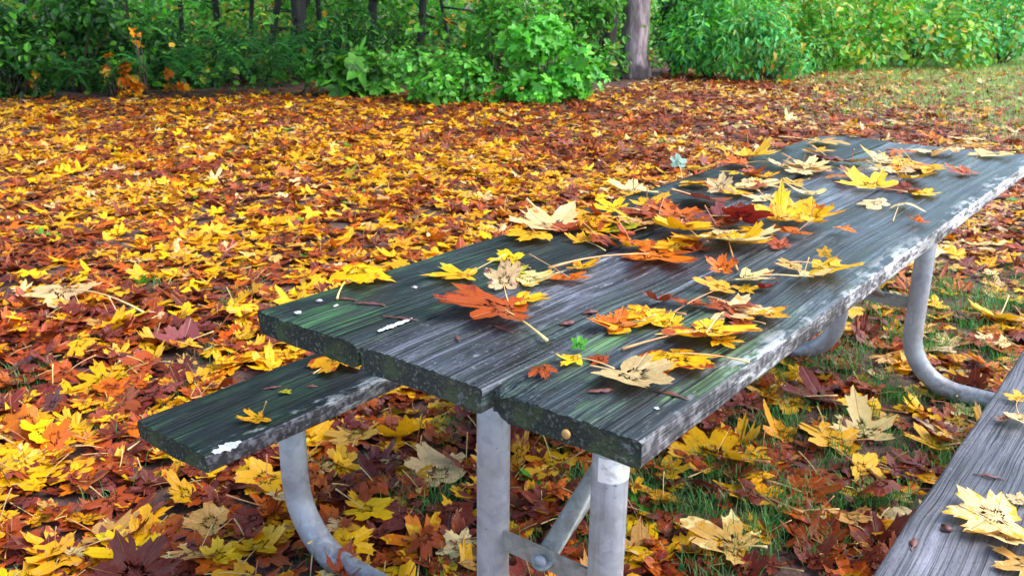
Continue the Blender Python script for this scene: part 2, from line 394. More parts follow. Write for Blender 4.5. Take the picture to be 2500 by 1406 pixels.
for v in (NV, FV):
    l1 = leg(UL, LB, v); l2 = leg(UR, RB_, v)
    plate(OU, v, TW - .06, .05, TOPZ - TH - .006); plate(LB, v, .2, .05, BZ - TH - .006); plate(RB_, v, .2, .05, BZ - TH - .006)
    s = 1 if v == NV else -1
    # crossbar: an angle iron between the posts
    zb = .300
    mb = MB(); x0, x1, y = UL + PR * .6 - OU, UR - PR * .6 - OU, v - OV - s * .004
    def bar(x0, x1, y0, y1, z0, z1):
        V = [(x, yy, z) for z in (z0, z1) for x, yy in ((x0, y0), (x1, y0), (x1, y1), (x0, y1))]
        mb.add(V, [[3, 2, 1, 0], [4, 5, 6, 7], [0, 1, 5, 4], [1, 2, 6, 5], [2, 3, 7, 6], [3, 0, 4, 7]])
    bar(x0, x1, y - .003, y + .003, zb - .02, zb + .02); bar(x0, x1, y + .0035 * 1, y + .03, zb - .0195, zb - .0145)
    cb = mb.build('crossbar', M_GALV_D, root, smooth=False)
    # diagonal brace: flattened round-ended pipe from crossbar up to under the tabletop centre
    mb = MB(); yb = y - s * .0065
    UC = (UL + UR) / 2 - OU; p0 = np.array([UC, yb, zb]); p1 = np.array([UC, v - OV + s * .72, TOPZ - TH - .012])
    d = (p1 - p0) / np.linalg.norm(p1 - p0); sx_ = np.array([1., 0, 0]); nrm = np.cross(sx_, d)
    V = []; rows = []
    for k in range(7):
        a = (k / 6) * math.pi / 2; rows.append((-.021 * math.cos(a), .0215 * math.sin(a), .004))
    for tt, hw, hd in ((.06, .0215, .004), (.12, .0205, .010), (.2, .019, .0175), (.9, .019, .0175), (1., .021, .004)): rows.append((tt * np.linalg.norm(p1 - p0), hw, hd))
    for (tt, hw, hd) in rows:
        for k in range(14):
            a = 2 * math.pi * k / 14; ca, sa = math.cos(a), math.sin(a)
            V.append(p0 + d * tt + sx_ * hw * np.sign(ca) * abs(ca) ** .6 + nrm * hd * np.sign(sa) * abs(sa) ** .6)
    nr = len(rows); Fc = [[i * 14 + k, i * 14 + (k + 1) % 14, (i + 1) * 14 + (k + 1) % 14, (i + 1) * 14 + k] for i in range(nr - 1) for k in range(14)] + [list(range(14))[::-1]]
    mb.add(V, Fc); br = mb.build('brace', M_GALV_D, root)
    mb = MB(); c0 = p0 - nrm * s * 0 + np.array([0, -s * .004, 0.0])
    prof = [(.0125, 0), (.0125, .003), (.010, .006), (.006, .008), (.0005, .009)]
    mb.tube([c0 + np.array([0, -s * h, 0]) for _, h in prof], [r_ for r_, _ in prof], 16); mb.build('bolt', M_GALV, cb)
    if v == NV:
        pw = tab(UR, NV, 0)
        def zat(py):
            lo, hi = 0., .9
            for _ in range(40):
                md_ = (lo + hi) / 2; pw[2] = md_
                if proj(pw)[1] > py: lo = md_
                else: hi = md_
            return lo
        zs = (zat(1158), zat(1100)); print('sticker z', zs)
        # plain white patch wrapped round the top of the near right post
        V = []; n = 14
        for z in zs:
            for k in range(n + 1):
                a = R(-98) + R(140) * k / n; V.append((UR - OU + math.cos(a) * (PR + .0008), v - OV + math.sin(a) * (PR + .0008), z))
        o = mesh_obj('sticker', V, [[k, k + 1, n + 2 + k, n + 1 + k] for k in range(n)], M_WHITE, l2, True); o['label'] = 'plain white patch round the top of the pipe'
# tan round tag on the near end of the right board, small drill mark, white chips
def disc(name, c, nrm, rad, th, mt, parent=None, n=18):
    nrm = Vector(nrm).normalized(); mb = MB(); mb.tube([Vector(c), Vector(c) + nrm * th * .7, Vector(c) + nrm * th], [rad, rad, rad * .8], n); return mb.build(name, mt, parent)
disc('nail_disc', (2 * PW + .012 + .135 - OU, -.004 - OV, TOPZ - .019), (0, -1, 0), .0062, .004, M_TAN, root)
def chip(u0, v0, length, wid, z, parent=root, name='paint_chip'):
    n = 22; V = []; Fc = []; crs = np.random.default_rng(int(abs(u0) * 1e4))
    for k in range(n + 1):
        t_ = k / n; hw = wid * .5 * (math.sin(math.pi * min(t_ * .9 + .08, 1)) ** .5) * (1 + .3 * crs.normal()); y = v0 + t_ * length - OV; x = u0 - OU
        V += [(x - hw, y, z), (x + hw, y, z), (x, y, z + .0012)]
    for k in range(n):
        a = 3 * k; Fc += [[a, a + 2, a + 5, a + 3], [a + 2, a + 1, a + 4, a + 5]]
    return mesh_obj(name, V, Fc, M_WHITE, parent, True)
def uvof(px, py, z):
    q = pix(px, py, z)[:2]; return float(q @ TU) - U0, float(q @ TV) - V0
for (px, py, l, w_) in ((922, 812, .075, .010), (1600, 1002, .006, .006), (720, 768, .012, .01)):
    u, v = uvof(px, py, TOPZ); chip(u, v, l, w_, TOPZ + .0022)
u, v = uvof(520, 1108, BZ); chip(u, v, .06, .024, BZ + .002)

# ------------------------------------------------------------------ maple leaves
COL = {  # own colours of leaves
    'bright yellow': (.84, .44, .004), 'golden yellow': (.76, .355, .006), 'pale cream': (.76, .55, .24), 'tan': (.60, .31, .07),
    'orange': (.60, .125, .004), 'rust brown': (.34, .055, .007), 'dark red-brown': (.150, .022, .013), 'deep red': (.22, .014, .010), 'plum brown': (.19, .048, .045),
    'yellow-green': (.42, .42, .02), 'green': (.04, .32, .02), 'pale green': (.42, .60, .44)}
HALF_HI = [(0, 1.0, 1), (4.5, .89, 0), (8, .87, 0), (13, .88, 0), (16, .74, 0), (21, .66, 0), (28, .50, 0), (34, .62, 0), (39, .81, 0), (43, .80, 0), (47, .85, 0), (52, .97, 1), (57, .86, 0), (61, .83, 0), (66, .82, 0), (70, .68, 0),
           (80, .46, 0), (89, .55, 0), (94, .66, 0), (101, .65, 0), (108, .74, 1), (115, .62, 0), (122, .60, 0), (132, .47, 0), (146, .40, 0), (162, .30, 0)]
HALF_LO = [(0, 1.0, 1), (13, .85, 0), (28, .51, 0), (40, .79, 0), (52, .97, 1), (66, .79, 0), (80, .46, 0), (108, .73, 1), (135, .46, 0)]
def outline(half):
    pts = [(-a, r_, k) for a, r_, k in half[:0:-1]] + list(half) + [(180, .06, 0)]
    A = np.array(pts); return np.radians(A[:, 0]), A[:, 1], A[:, 2]
LOBES = np.radians([0, 52, -52, 108, -108])
def leaf_batch(r, size, hi, curl, fold, wild):
    """N leaves in their own frame (petiole junction at origin, tip along +y): verts (N,K,3), faces, per-vertex vein, edge, local xy"""
    n = len(size); ang, rad, vn = outline(HALF_HI if hi else HALF_LO); k = len(ang)
    dl = np.abs((ang[:, None] - LOBES[None] + np.pi) % (2 * np.pi) - np.pi); wl = np.exp(-(dl / .38) ** 2); wl /= wl.sum(1, keepdims=True) + 1e-6
    lob = 1 + r.normal(0, .11, (n, 5)); rr = (1 - (1 - rad[None]) * r.uniform(.75, 1.3, (n, 1))) * (lob @ wl.T) * (1 + r.normal(0, .06, (n, k)))
    aa = ang[None] + r.normal(0, .022, (n, k)) + (r.normal(0, .09, (n, 5)) @ wl.T)
    x, y = rr * np.sin(aa), rr * np.cos(aa)
    lift = r.normal(0, 1, (n, 5)) @ wl.T
    vd = dl.min(1)[None]
    def zz(f):
        q = rr * f
        return curl[:, None] * q ** 2 * .55 + wild[:, None] * lift * q ** 1.6 * .35 + fold[:, None] * np.sin(np.clip(vd / .46, 0, 1) * np.pi / 2) * q * .45 + bend[:, None] * (y * f) ** 2 + tw[:, None] * x * y * f * f + rip(x * f, y * f)
    rk, rp, ra = r.normal(0, 3.2, (n, 3, 2)), r.uniform(0, 6.28, (n, 3)), r.uniform(.01, .045, (n, 3)) * (.5 + 1.2 * wild[:, None])
    def rip(X, Y): return sum(ra[:, q, None] * (np.sin(rk[:, q, 0, None] * X + rk[:, q, 1, None] * Y + rp[:, q, None]) - np.sin(rp[:, q, None])) for q in range(3))
    bend = r.normal(0, .22, n) * (.4 + wild); tw = r.normal(0, .3, n) * wild
    rings = [1.0] if not hi else [.3, .55, .8, 1.0]
    parts = [np.zeros((n, 1, 3))]; vein = [np.ones(1)]; edge = [np.zeros(1)]; lp = [np.zeros((n, 1, 2))]
    for f in rings:
        z = zz(f)
        parts.append(np.stack([x * f, y * f, z], -1)); vein.append(vn.copy()); edge.append(np.full(k, f) * np.where(vn > 0, 1.15, .85)); lp.append(np.stack([x * f, y * f], -1))
    V = np.concatenate(parts, 1) * size[:, None, None]
    i = np.arange(k); j = (i + 1) % k
    tris = np.stack([np.zeros(k, int), 1 + j, 1 + i], 1); quads = []
    for q in range(len(rings) - 1):
        b = 1 + q * k; quads.append(np.stack([b + i, b + j, b + k + j, b + k + i], 1)[:, ::-1])
    return V, tris, (np.concatenate(quads) if quads else None), np.concatenate(vein), np.concatenate(edge), np.concatenate(lp, 1)
def rotate(V, yaw, tilt, tax):
    """tilt about a level axis at angle tax, then yaw"""
    ca, sa = np.cos(tax), np.sin(tax); c, s = np.cos(tilt), np.sin(tilt)
    ax = np.stack([ca, sa, np.zeros_like(ca)], -1)[:, None, :]
    dot = (V * ax).sum(-1, keepdims=True); cr_ = np.cross(np.broadcast_to(ax, V.shape), V)
    V = V * c[:, None, None] + cr_ * s[:, None, None] + ax * dot * (1 - c)[:, None, None]
    c, s = np.cos(yaw)[:, None], np.sin(yaw)[:, None]
    return np.stack([V[..., 0] * c - V[..., 1] * s, V[..., 0] * s + V[..., 1] * c, V[..., 2]], -1)
def leaf_attrs(col, col2, spot, seed, vein, edge, lp):
    n, k = lp.shape[:2]
    one = np.ones((n, k, 1))
    a = np.concatenate([np.repeat(col[:, None], k, 1), one], 2); b = np.concatenate([np.repeat(col2[:, None], k, 1), one], 2)
    P = np.concatenate([lp, np.repeat(seed[:, None, None], k, 1)], 2)
    M = np.stack([np.broadcast_to(vein, (n, k)), np.repeat(spot[:, None], k, 1), np.broadcast_to(edge, (n, k))], -1)
    return dict(leaf_col=a.reshape(-1, 4), leaf_col2=b.reshape(-1, 4), leaf_p=P.reshape(-1, 3), leaf_m=M.reshape(-1, 3))
def tile_faces(f, n, k): return (f[None] + (np.arange(n) * k)[:, None, None]).reshape(-1, f.shape[1])
def vary(c, r, s=.12):
    c = np.array(c); return np.clip(c * np.exp(r.normal(0, s)) * (1 + r.normal(0, .05, 3)), .004, .9)
def ground_leaf(r, pos, size, yaw, tilt, tax, c, c2, spot, curl, fold, wild, stem=None, name='maple_leaf', stem_len=None, stem_el=None):
    """one leaf as a thing of its own: blade mesh with its stem as a child"""
    S = np.array([size]); V, tr, qd, vein, edge, lp = leaf_batch(r, S, True, np.array([curl]), np.array([fold]), np.array([wild]))
    V = rotate(V, np.array([yaw]), np.array([tilt]), np.array([tax]))[0]
    zoff = -np.partition(V[:, 2], 6)[6] + .0015; V[:, 2] += zoff
    at = leaf_attrs(vary(c, r)[None], vary(c2, r)[None], np.array([spot]), np.array([r.uniform(0, 60)]), vein, edge, lp)
    o = mesh_obj(name, V, [tr, qd], M_LEAF, None, True, at, loc=tuple(pos))
    j = V[0]
    if stem is not False:
        if stem is not None: e = np.array(stem) - np.array(pos)
        else:
            L = stem_len or size * r.uniform(.75, 1.25); a = yaw - math.pi / 2 + r.normal(0, .35); el = stem_el if stem_el is not None else abs(r.normal(.15, .4))
            e = j + L * np.array([math.cos(a) * math.cos(el), math.sin(a) * math.cos(el), math.sin(el)])
            e[2] = max(e[2], .003)
        mid = (j + e) / 2 + np.array([*r.normal(0, .05, 2), abs(r.normal(.0, .07))]) * np.linalg.norm(e - j)
        pts = [(1 - t_) ** 2 * j + 2 * t_ * (1 - t_) * mid + t_ * t_ * e for t_ in np.linspace(0, 1, 8)]
        rad = [.0011, .0011, .0011, .0012, .0012, .0013, .0017, .0022]
        mb = MB(); mb.tube(pts, [q * .95 * max(size / .075, .7) for q in rad], 6); mb.build('stem', M_STEM, o)
    return o

# leaves lying on the tabletop and benches, read off the photograph:
# px, py, width px, colour, second colour, spot, tilt deg, curl, tip direction (px,py) or None, stem end (px,py,height) or None/False, label
TL_ = [
 (1195, 772, 265, 'rust brown', 'dark red-brown', .35, 6, .35, (1090, 770), (1335, 831, .004), 'large smooth rust brown maple leaf on middle board, nearest big leaf to the near edge'),
 (1228, 700, 95, 'pale cream', 'plum brown', .45, 58, .6, (1200, 660), (1240, 735, .01), 'pinkish cream leaf lobe standing upright behind the large rust brown leaf'),
 (1285, 742, 120, 'bright yellow', 'orange', .3, 8, .3, (1345, 755), False, 'bright yellow pointed leaf tucked under right side of the large rust brown leaf'),
 (885, 684, 165, 'bright yellow', 'orange', .42, 10, .45, (955, 690), (823, 729, .003), 'yellow and orange leaf alone on the left edge of the tabletop'),
 (1115, 679, 150, 'golden yellow', 'yellow-green', .45, 5, .25, (1070, 680), None, 'flat golden leaf left of the upright pinkish cream lobe'),
 (1238, 642, 115, 'bright yellow', 'yellow-green', .3, 7, .4, (1180, 640), (1295, 655, .004), 'small flat bright yellow leaf with short pale stem on the left board'),
 (1262, 672, 95, 'yellow-green', 'golden yellow', .3, 5, .3, None, False, 'greenish yellow leaf half hidden between yellow leaves on the left board'),
 (1300, 688, 130, 'pale cream', 'golden yellow', .4, 10, .5, (1360, 700), (1228, 645, .02), 'cream leaf with upturned stem just above the pinkish upright lobe'),
 (1390, 688, 105, 'orange', 'rust brown', .35, 14, .5, (1400, 715), (1292, 620, .03), 'orange-rust leaf with long stem leaning to the upper left'),
 (1425, 660, 105, 'bright yellow', 'orange', .4, 18, .6, (1480, 668), (1345, 672, .006), 'yellow leaf with orange tip behind the orange-rust leaf'),
 (1290, 586, 130, 'golden yellow', 'yellow-green', .25, 4, .2, (1220, 590), (1276, 545, .03), 'flat mustard leaf with upright stem nearest the left edge of the leaf heap'),
 (1335, 553, 190, 'pale cream', 'orange', .35, 12, .4, (1275, 530), (1285, 485, .06), 'pale cream leaf with very long stem at left end of the leaf heap'),
 (1425, 592, 85, 'golden yellow', 'orange', .4, 20, .6, None, (1478, 612, .004), 'golden lobe hanging below the pale long-stemmed leaf'),
 (1505, 570, 110, 'yellow-green', 'golden yellow', .35, 20, .6, None, False, 'olive yellow leaf inside the heap above the yellow boat-shaped leaf'),
 (1575, 560, 125, 'tan', 'rust brown', .5, 16, .6, None, (1508, 530, .05), 'tan folded leaf at the middle of the leaf heap'),
 (1548, 612, 110, 'bright yellow', 'golden yellow', .2, 26, .9, (1580, 635), (1505, 535, .06), 'yellow boat-shaped leaf curled at the near side of the heap'),
 (1610, 632, 260, 'orange', 'rust brown', .5, 6, .35, (1690, 655), (1340, 655, .012), 'long orange-red leaf at the near foot of the heap with a long pale stem'),
 (1655, 578, 150, 'bright yellow', 'golden yellow', .25, 14, .6, (1625, 600), None, 'bright yellow leaf in front of the dark red curled leaf'),
 (1715, 605, 180, 'golden yellow', 'tan', .5, 10, .5, (1760, 625), None, 'golden brown leaf at the near edge of the heap right of the yellow boat leaf'),
 (1800, 604, 215, 'pale cream', 'plum brown', .3, 10, .5, (1900, 630), (1800, 660, .004), 'pale pinkish cream leaf at the right foot of the heap'),
 (1815, 568, 130, 'deep red', 'dark red-brown', .4, 42, 1.0, (1850, 600), None, 'deep red curled leaf rising from the heap'),
 (1720, 500, 160, 'plum brown', 'rust brown', .4, 22, .7, (1690, 520), (1640, 462, .05), 'plum brown leaf at the back of the heap'),
 (1757, 472, 70, 'pale cream', 'pale cream', .1, 70, .5, (1750, 440), False, 'cream forked leaf standing upright at the back of the heap'),
 (1898, 540, 150, 'bright yellow', 'golden yellow', .2, 28, .9, (1880, 510), None, 'bright yellow cupped leaf at the right side of the heap'),
 (1990, 552, 150, 'bright yellow', 'orange', .4, 26, .9, (2045, 545), (1990, 500, .05), 'spotted yellow leaf at the far right end of the heap'),
 (1870, 488, 120, 'pale cream', 'tan', .3, 10, .5, None, (1850, 465, .04), 'cream leaf lying behind the cupped yellow leaf'),
 (1650, 530, 140, 'orange', 'rust brown', .4, 12, .6, None, None, None),
 (1590, 512, 110, 'golden yellow', 'tan', .4, 8, .4, None, (1580, 455, .06), None),
 (1600, 545, 120, 'rust brown', 'dark red-brown', .4, 14, .6, None, (1622, 482, .03), None),
 (1545, 470, 110, 'pale cream', 'golden yellow', .4, 8, .4, None, None, None),
 (1690, 560, 110, 'rust brown', 'orange', .4, 14, .6, None, False, None),
 (1760, 545, 130, 'plum brown', 'dark red-brown', .4, 14, .6, None, False, None),
 (1480, 590, 110, 'golden yellow', 'rust brown', .5, 12, .6, None, False, None),
 (1640, 610, 120, 'golden yellow', 'orange', .4, 14, .6, None, False, None),
 (1765, 580, 100, 'pale cream', 'tan', .4, 20, .6, None, False, None),
 (1460, 560, 130, 'golden yellow', 'rust brown', .5, 8, .5, None, False, None),
 (1940, 520, 120, 'golden yellow', 'tan', .35, 16, .7, None, False, None),
 (2030, 667, 145, 'bright yellow', 'orange', .3, 14, .5, (2095, 672), None, 'yellow leaf with brown tip near the right edge, farther than the pale boat leaf'),
 (2012, 632, 36, 'bright yellow', 'pale cream', .1, 75, .5, (2012, 605), False, 'tiny oval yellow leaf standing upright near the right edge of the tabletop'),
 (1975, 688, 105, 'pale cream', 'bright yellow', .35, 16, .7, (2030, 700), (1975, 628, .04), 'pale boat-shaped leaf near the right edge'),
 (1930, 662, 80, 'tan', 'orange', .4, 8, .4, (1890, 660), (1955, 675, .004), 'small tan leaf left of the pale boat-shaped leaf'),
 (1762, 668, 70, 'orange', 'rust brown', .4, 45, .8, (1765, 640), None, 'small orange-brown leaf standing half upright right of the heap'),
 (1835, 690, 150, 'pale cream', 'rust brown', .4, 10, .5, (1910, 705), (1950, 675, .008), 'cream and brown leaf between the heap and the pale boat-shaped leaf'),
 (1745, 712, 115, 'golden yellow', 'orange', .4, 10, .5, (1705, 710), (1640, 765, .006), 'golden leaf with long stem pointing to the near left'),
 (1822, 713, 75, 'bright yellow', 'golden yellow', .3, 8, .5, (1850, 712), False, 'small bright yellow leaf below the cream and brown leaf'),
 (1868, 712, 50, 'deep red', 'dark red-brown', .3, 25, 1., None, False, 'tiny deep red curled leaf below the cream and brown leaf'),
 (1562, 778, 140, 'bright yellow', 'orange', .42, 8, .45, (1495, 765), None, 'yellow leaf with orange edge touching the large two-tone leaf on its left'),
 (1612, 742, 85, 'rust brown', 'plum brown', .4, 22, .9, None, False, 'small folded red-brown leaf at the back of the near right cluster'),
 (1795, 772, 195, 'pale cream', 'tan', .38, 8, .5, (1885, 780), (1720, 820, .006), 'large crinkled cream leaf at the back right of the near cluster'),
 (1735, 828, 255, 'bright yellow', 'rust brown', .55, 8, .4, (1830, 870), (1520, 852, .004), 'large yellow leaf with rust brown right half on the right board'),
 (1665, 892, 200, 'bright yellow', 'rust brown', .5, 8, .45, (1750, 935), (1830, 884, .006), 'yellow leaf with brown centre and stem pointing right, beside the white leaf'),
 (1560, 932, 215, 'pale cream', 'rust brown', .32, 12, .6, (1660, 970), (1440, 892, .006), 'almost white curled leaf with brown edges nearest the near right corner'),
 (1393, 885, 100, 'bright yellow', 'yellow-green', .35, 12, .6, (1345, 885), (1500, 900, .004), 'small yellow leaf with a green tip on the right board'),
 (1413, 856, 45, 'green', 'yellow-green', .3, 62, .6, (1420, 825), False, 'small fresh green leaf tip standing behind the small yellow leaf'),
 (1325, 915, 75, 'rust brown', 'orange', .3, 8, .5, None, False, 'small rust leaf alone at the seam of the middle and right boards'),
 (1462, 886, 60, 'rust brown', 'dark red-brown', .3, 6, .4, None, False, 'small dull rust leaf lying behind the almost white leaf'),
 (2118, 458, 135, 'bright yellow', 'pale cream', .3, 12, .6, (2060, 440), None, 'shiny yellow leaf left of a dark brown leaf on the far right half'),
 (2200, 468, 100, 'dark red-brown', 'rust brown', .4, 22, .7, None, False, 'dark brown leaf among yellow leaves on the far right half of the tabletop'),
 (2228, 446, 120, 'golden yellow', 'pale cream', .3, 14, .6, (2280, 460), None, 'golden leaf lying behind and right of the dark brown leaf'),
 (2260, 480, 90, 'bright yellow', 'orange', .3, 6, .4, (2300, 482), False, 'flat bright yellow leaf right of the dark brown leaf'),
 (2135, 506, 85, 'pale cream', 'rust brown', .35, 30, .9, (2100, 495), False, 'cream boat-shaped leaf with brown rim left of a white leaf'),
 (2205, 512, 85, 'pale cream', 'pale cream', .2, 30, .9, (2245, 520), (2180, 540, .003), 'white curled leaf below the dark brown leaf'),
 (2240, 546, 65, 'orange', 'rust brown', .4, 10, .6, None, False, 'small orange-red leaf nearest the right edge beyond the heap'),
 (1655, 410, 40, 'pale green', 'pale green', .1, 70, .4, (1650, 390), (1665, 435, .01), 'small pale blue-green leaf standing at the left edge of the far half'),
 (2010, 352, 120, 'tan', 'golden yellow', .4, 6, .4, None, None, None), (2085, 332, 50, 'orange', 'deep red', .3, 14, .6, None, (2140, 310, .05), 'orange-red leaf at the far rounded corner of the tabletop'),
 (2270, 338, 55, 'orange', 'golden yellow', .3, 14, .6, None, None, None), (2350, 348, 90, 'pale cream', 'tan', .4, 10, .5, None, None, None),
 (2420, 385, 110, 'pale cream', 'tan', .4, 8, .4, None, (2480, 372, .02), None), (2385, 362, 60, 'golden yellow', 'orange', .4, 10, .5, None, None, None),
 (1840, 385, 100, 'bright yellow', 'pale cream', .3, 14, .6, None, (1845, 350, .05), None), (1795, 405, 100, 'orange', 'rust brown', .5, 16, .6, None, None, None),
 (1800, 432, 70, 'bright yellow', 'golden yellow', .2, 20, .8, None, False, None), (1700, 425, 110, 'golden yellow', 'pale cream', .4, 12, .5, None, (1715, 372, .07), None),
 (1690, 455, 80, 'bright yellow', 'golden yellow', .3, 14, .6, None, False, None), (1905, 412, 80, 'pale cream', 'golden yellow', .3, 20, .8, None, None, None),
 (1960, 425, 90, 'pale cream', 'tan', .4, 10, .5, None, (1965, 380, .07), None), (2025, 398, 100, 'dark red-brown', 'deep red', .4, 14, .6, None, None, None),
 (2000, 375, 90, 'golden yellow', 'tan', .4, 8, .5, None, None, None), (2080, 402, 110, 'tan', 'plum brown', .4, 10, .5, None, (2085, 365, .06), None),
 (2140, 390, 90, 'bright yellow', 'pale cream', .3, 12, .6, None, None, None), (2170, 422, 80, 'golden yellow', 'rust brown', .4, 12, .6, None, None, None),
 (2215, 415, 90, 'bright yellow', 'golden yellow', .3, 16, .7, None, None, None), (2265, 422, 90, 'bright yellow', 'golden yellow', .3, 12, .6, None, (2340, 410, .02), None),
 (2310, 380, 100, 'pale cream', 'tan', .5, 16, .7, None, None, None), (2350, 425, 90, 'rust brown', 'tan', .3, 5, .3, None, None, None),
 (1840, 430, 60, 'rust brown', 'orange', .4, 12, .6, None, None, None), (1900, 360, 70, 'rust brown', 'orange', .4, 20, .7, None, (1880, 335, .05), None),
 (1970, 478, 90, 'pale cream', 'tan', .3, 10, .5, None, (1918, 435, .05), 'cream leaf with long stem on bare wood behind the heap'),
 (1830, 462, 90, 'rust brown', 'orange', .4, 8, .4, None, None, None), (1800, 478, 80, 'golden yellow', 'tan', .3, 8, .4, None, None, None),
 (1930, 450, 70, 'golden yellow', 'tan', .4, 8, .4, None, None, None), (2060, 440, 90, 'orange', 'tan', .4, 10, .5, None, None, None), (2070, 425, 70, 'plum brown', 'tan', .4, 10, .5, None, None, None),
 (2055, 575, 60, 'orange', 'tan', .4, 6, .4, None, False, 'small orange leaf lying just right of the heap'),
]
BL_ = [  # on the benches
 (622, 1026, 92, 'golden yellow', 'rust brown', .42, 18, .8, (580, 1035), (650, 980, .06), 'small crumpled golden leaf with upright stem on the left bench'),
 (697, 960, 34, 'yellow-green', 'golden yellow', .3, 14, .3, None, False, 'tiny oval greenish leaf on the left bench'),
 (838, 893, 140, 'golden yellow', 'rust brown', .45, 10, .4, (870, 910), (765, 912, .004), 'golden brown leaf on the left bench half under the tabletop'),
 (2400, 1272, 190, 'pale cream', 'golden yellow', .5, 14, .6, (2310, 1262), (2345, 1230, .02), 'cream and golden leaf on the right bench, uppermost of the overlapping pair'),
 (2455, 1325, 210, 'pale cream', 'tan', .25, 12, .6, (2400, 1400), (2342, 1232, .06), 'large whitish leaf with a long upright stem on the right bench'),
 (2490, 1392, 150, 'tan', 'pale cream', .4, 10, .4, None, False, 'tan leaf at the very bottom right corner of the photo'),
 (2478, 978, 60, 'bright yellow', 'pale cream', .3, 10, .5, None, (2487, 1010, .01), 'small yellow leaf at the far end of the right bench'),
 (2490, 1035, 80, 'pale cream', 'tan', .3, 20, .6, None, None, 'cream leaf at the right edge of the photo on the right bench'),
 (2450, 1028, 42, 'plum brown', 'pale cream', .3, 20, .8, None, False, 'small mauve scrap of leaf on the right bench'),
 (2480, 1225, 70, 'pale cream', 'tan', .3, 14, .5, None, False, 'cream leaf on the right edge of the right bench above the pair'),
]
ORD = ['', 'second ', 'third ', 'fourth ', 'fifth ', 'sixth ', 'seventh ', 'eighth ', 'ninth ', 'tenth ', 'eleventh ', 'twelfth ', 'thirteenth ', 'fourteenth ', 'fifteenth ', 'sixteenth ', 'seventeenth ', 'eighteenth ', 'nineteenth ', 'twentieth ']
def auto_labels(items, anchors, where):
    """items: (object, colour, px, py); label by rank of distance to the nearest landmark among leaves of that colour"""
    for o, c, x, y in items:
        if o.get('label'): continue
        order = sorted(anchors, key=lambda a: (a[1] - x) ** 2 + (a[2] - y) ** 2)
        best = None
        for nm, ax, ay in order[:4]:
            d = (ax - x) ** 2 + (ay - y) ** 2
            k = sum(1 for q in items if q[1] == c and (q[2] - ax) ** 2 + (q[3] - ay) ** 2 < d)
            if best is None or k < best[0]: best = (k, nm)
            if k < 2: break
        k, nm = best
        o['label'] = f'{ORD[min(k, 19)]}nearest {c} {where} leaf to {nm}'
def place_list(lst, z, group):
    out = []
    for i, (px, py, wp, c, c2, spot, tilt, curl, tip, stem, lab) in enumerate(lst):
        r = np.random.default_rng(1000 + i + int(px))
        P = pix(px, py, z); d = proj(P)[2]; size = wp * d / F / (1.68 if 490 < py < 640 and px > 1380 else 1.55)
        if tip: q = pix(*tip, z) - P; yaw = math.atan2(q[1], q[0]) - math.pi / 2
        else: yaw = r.uniform(0, 6.28)
        lay = .0015 + (.014 if 500 < py < 625 and 1440 < px < 2060 else .004) * r.uniform(0, 1)
        pos = P + np.array([math.sin(yaw) * .22 * size, -math.cos(yaw) * .22 * size, lay])
        se = None
        if stem: se = pix(stem[0], stem[1], z + stem[2])
        elif stem is False: se = False
        tax = (R(0) if tip else r.uniform(0, 6.28))
        o = ground_leaf(r, pos, size, yaw, R(tilt) * (.4 if tilt < 35 else 1), tax, COL[c], COL[c2], spot * .85, curl * r.choice([.6, .6, .6, -.4]), r.uniform(-.06, .12), .10 + .2 * curl, se)
        tag(o, lab, 'leaf', group); out.append((o, c, px, py))
    return out
_r = np.random.default_rng(12)
for _k in range(30):
    _t = _r.uniform(0, 1); _x = 1400 + 620 * _t + _r.normal(0, 10); _y = 578 - 10 * _t + _r.uniform(-62, 42) * (1 - .4 * abs(_t - .5))
    _c, _c2 = [('golden yellow', 'orange'), ('rust brown', 'plum brown'), ('bright yellow', 'golden yellow'), ('pale cream', 'tan'), ('orange', 'rust brown'), ('tan', 'plum brown')][int(_r.integers(0, 6))]
    TL_.append((float(_x), float(_y), float(_r.uniform(75, 125)), _c, _c2, .4, float(_r.uniform(6, 26)), .6, None, None if _r.uniform() < .4 else False, None))
for _k in range(22):
    _t = _r.uniform(0, 1); _x = 1690 + 640 * _t + _r.normal(0, 12); _y = 455 - 70 * _t + _r.uniform(-38, 36) * (1.1 - .5 * _t)
    _c, _c2 = [('golden yellow', 'orange'), ('rust brown', 'plum brown'), ('bright yellow', 'golden yellow'), ('pale cream', 'tan'), ('pale cream', 'golden yellow'), ('tan', 'plum brown'), ('orange', 'rust brown')][int(_r.integers(0, 7))]
    TL_.append((float(_x), float(_y), float(_r.uniform(65, 105)), _c, _c2, .35, float(_r.uniform(5, 20)), .5, None, None if _r.uniform() < .5 else False, None))
for _k in range(12):
    _t = _r.uniform(0, 1); _x = 1500 + 380 * _t + _r.normal(0, 12); _y = 860 - 90 * _t + _r.uniform(-75, 60)
    _c, _c2 = [('golden yellow', 'orange'), ('rust brown', 'plum brown'), ('bright yellow', 'golden yellow'), ('pale cream', 'tan'), ('orange', 'rust brown'), ('bright yellow', 'orange')][int(_r.integers(0, 6))]
    TL_.append((float(_x), float(_y), float(_r.uniform(80, 130)), _c, _c2, .4, float(_r.uniform(4, 14)), .45, None, None if _r.uniform() < .5 else False, None))
tl = place_list(TL_, TOPZ + .001, 'maple leaves lying on the tabletop')
auto_labels(tl, [('the far rounded corner of the tabletop', 1960, 330), ('the far right end of the tabletop', 2480, 370), ('the deep red curled leaf', 1815, 568), ('the pale blue-green leaf', 1655, 410),
                 ('the dark brown leaf beyond the heap', 2200, 468), ('the upright forked cream leaf', 1757, 472), ('the near right corner', 1557, 1085), ('the middle of the far edge', 2250, 330), ('the almost white curled leaf', 1560, 932), ('the large crinkled cream leaf', 1795, 772), ('the near left corner', 622, 752)], 'tabletop')
bl = place_list(BL_, BZ + .002, 'leaves lying on the benches')

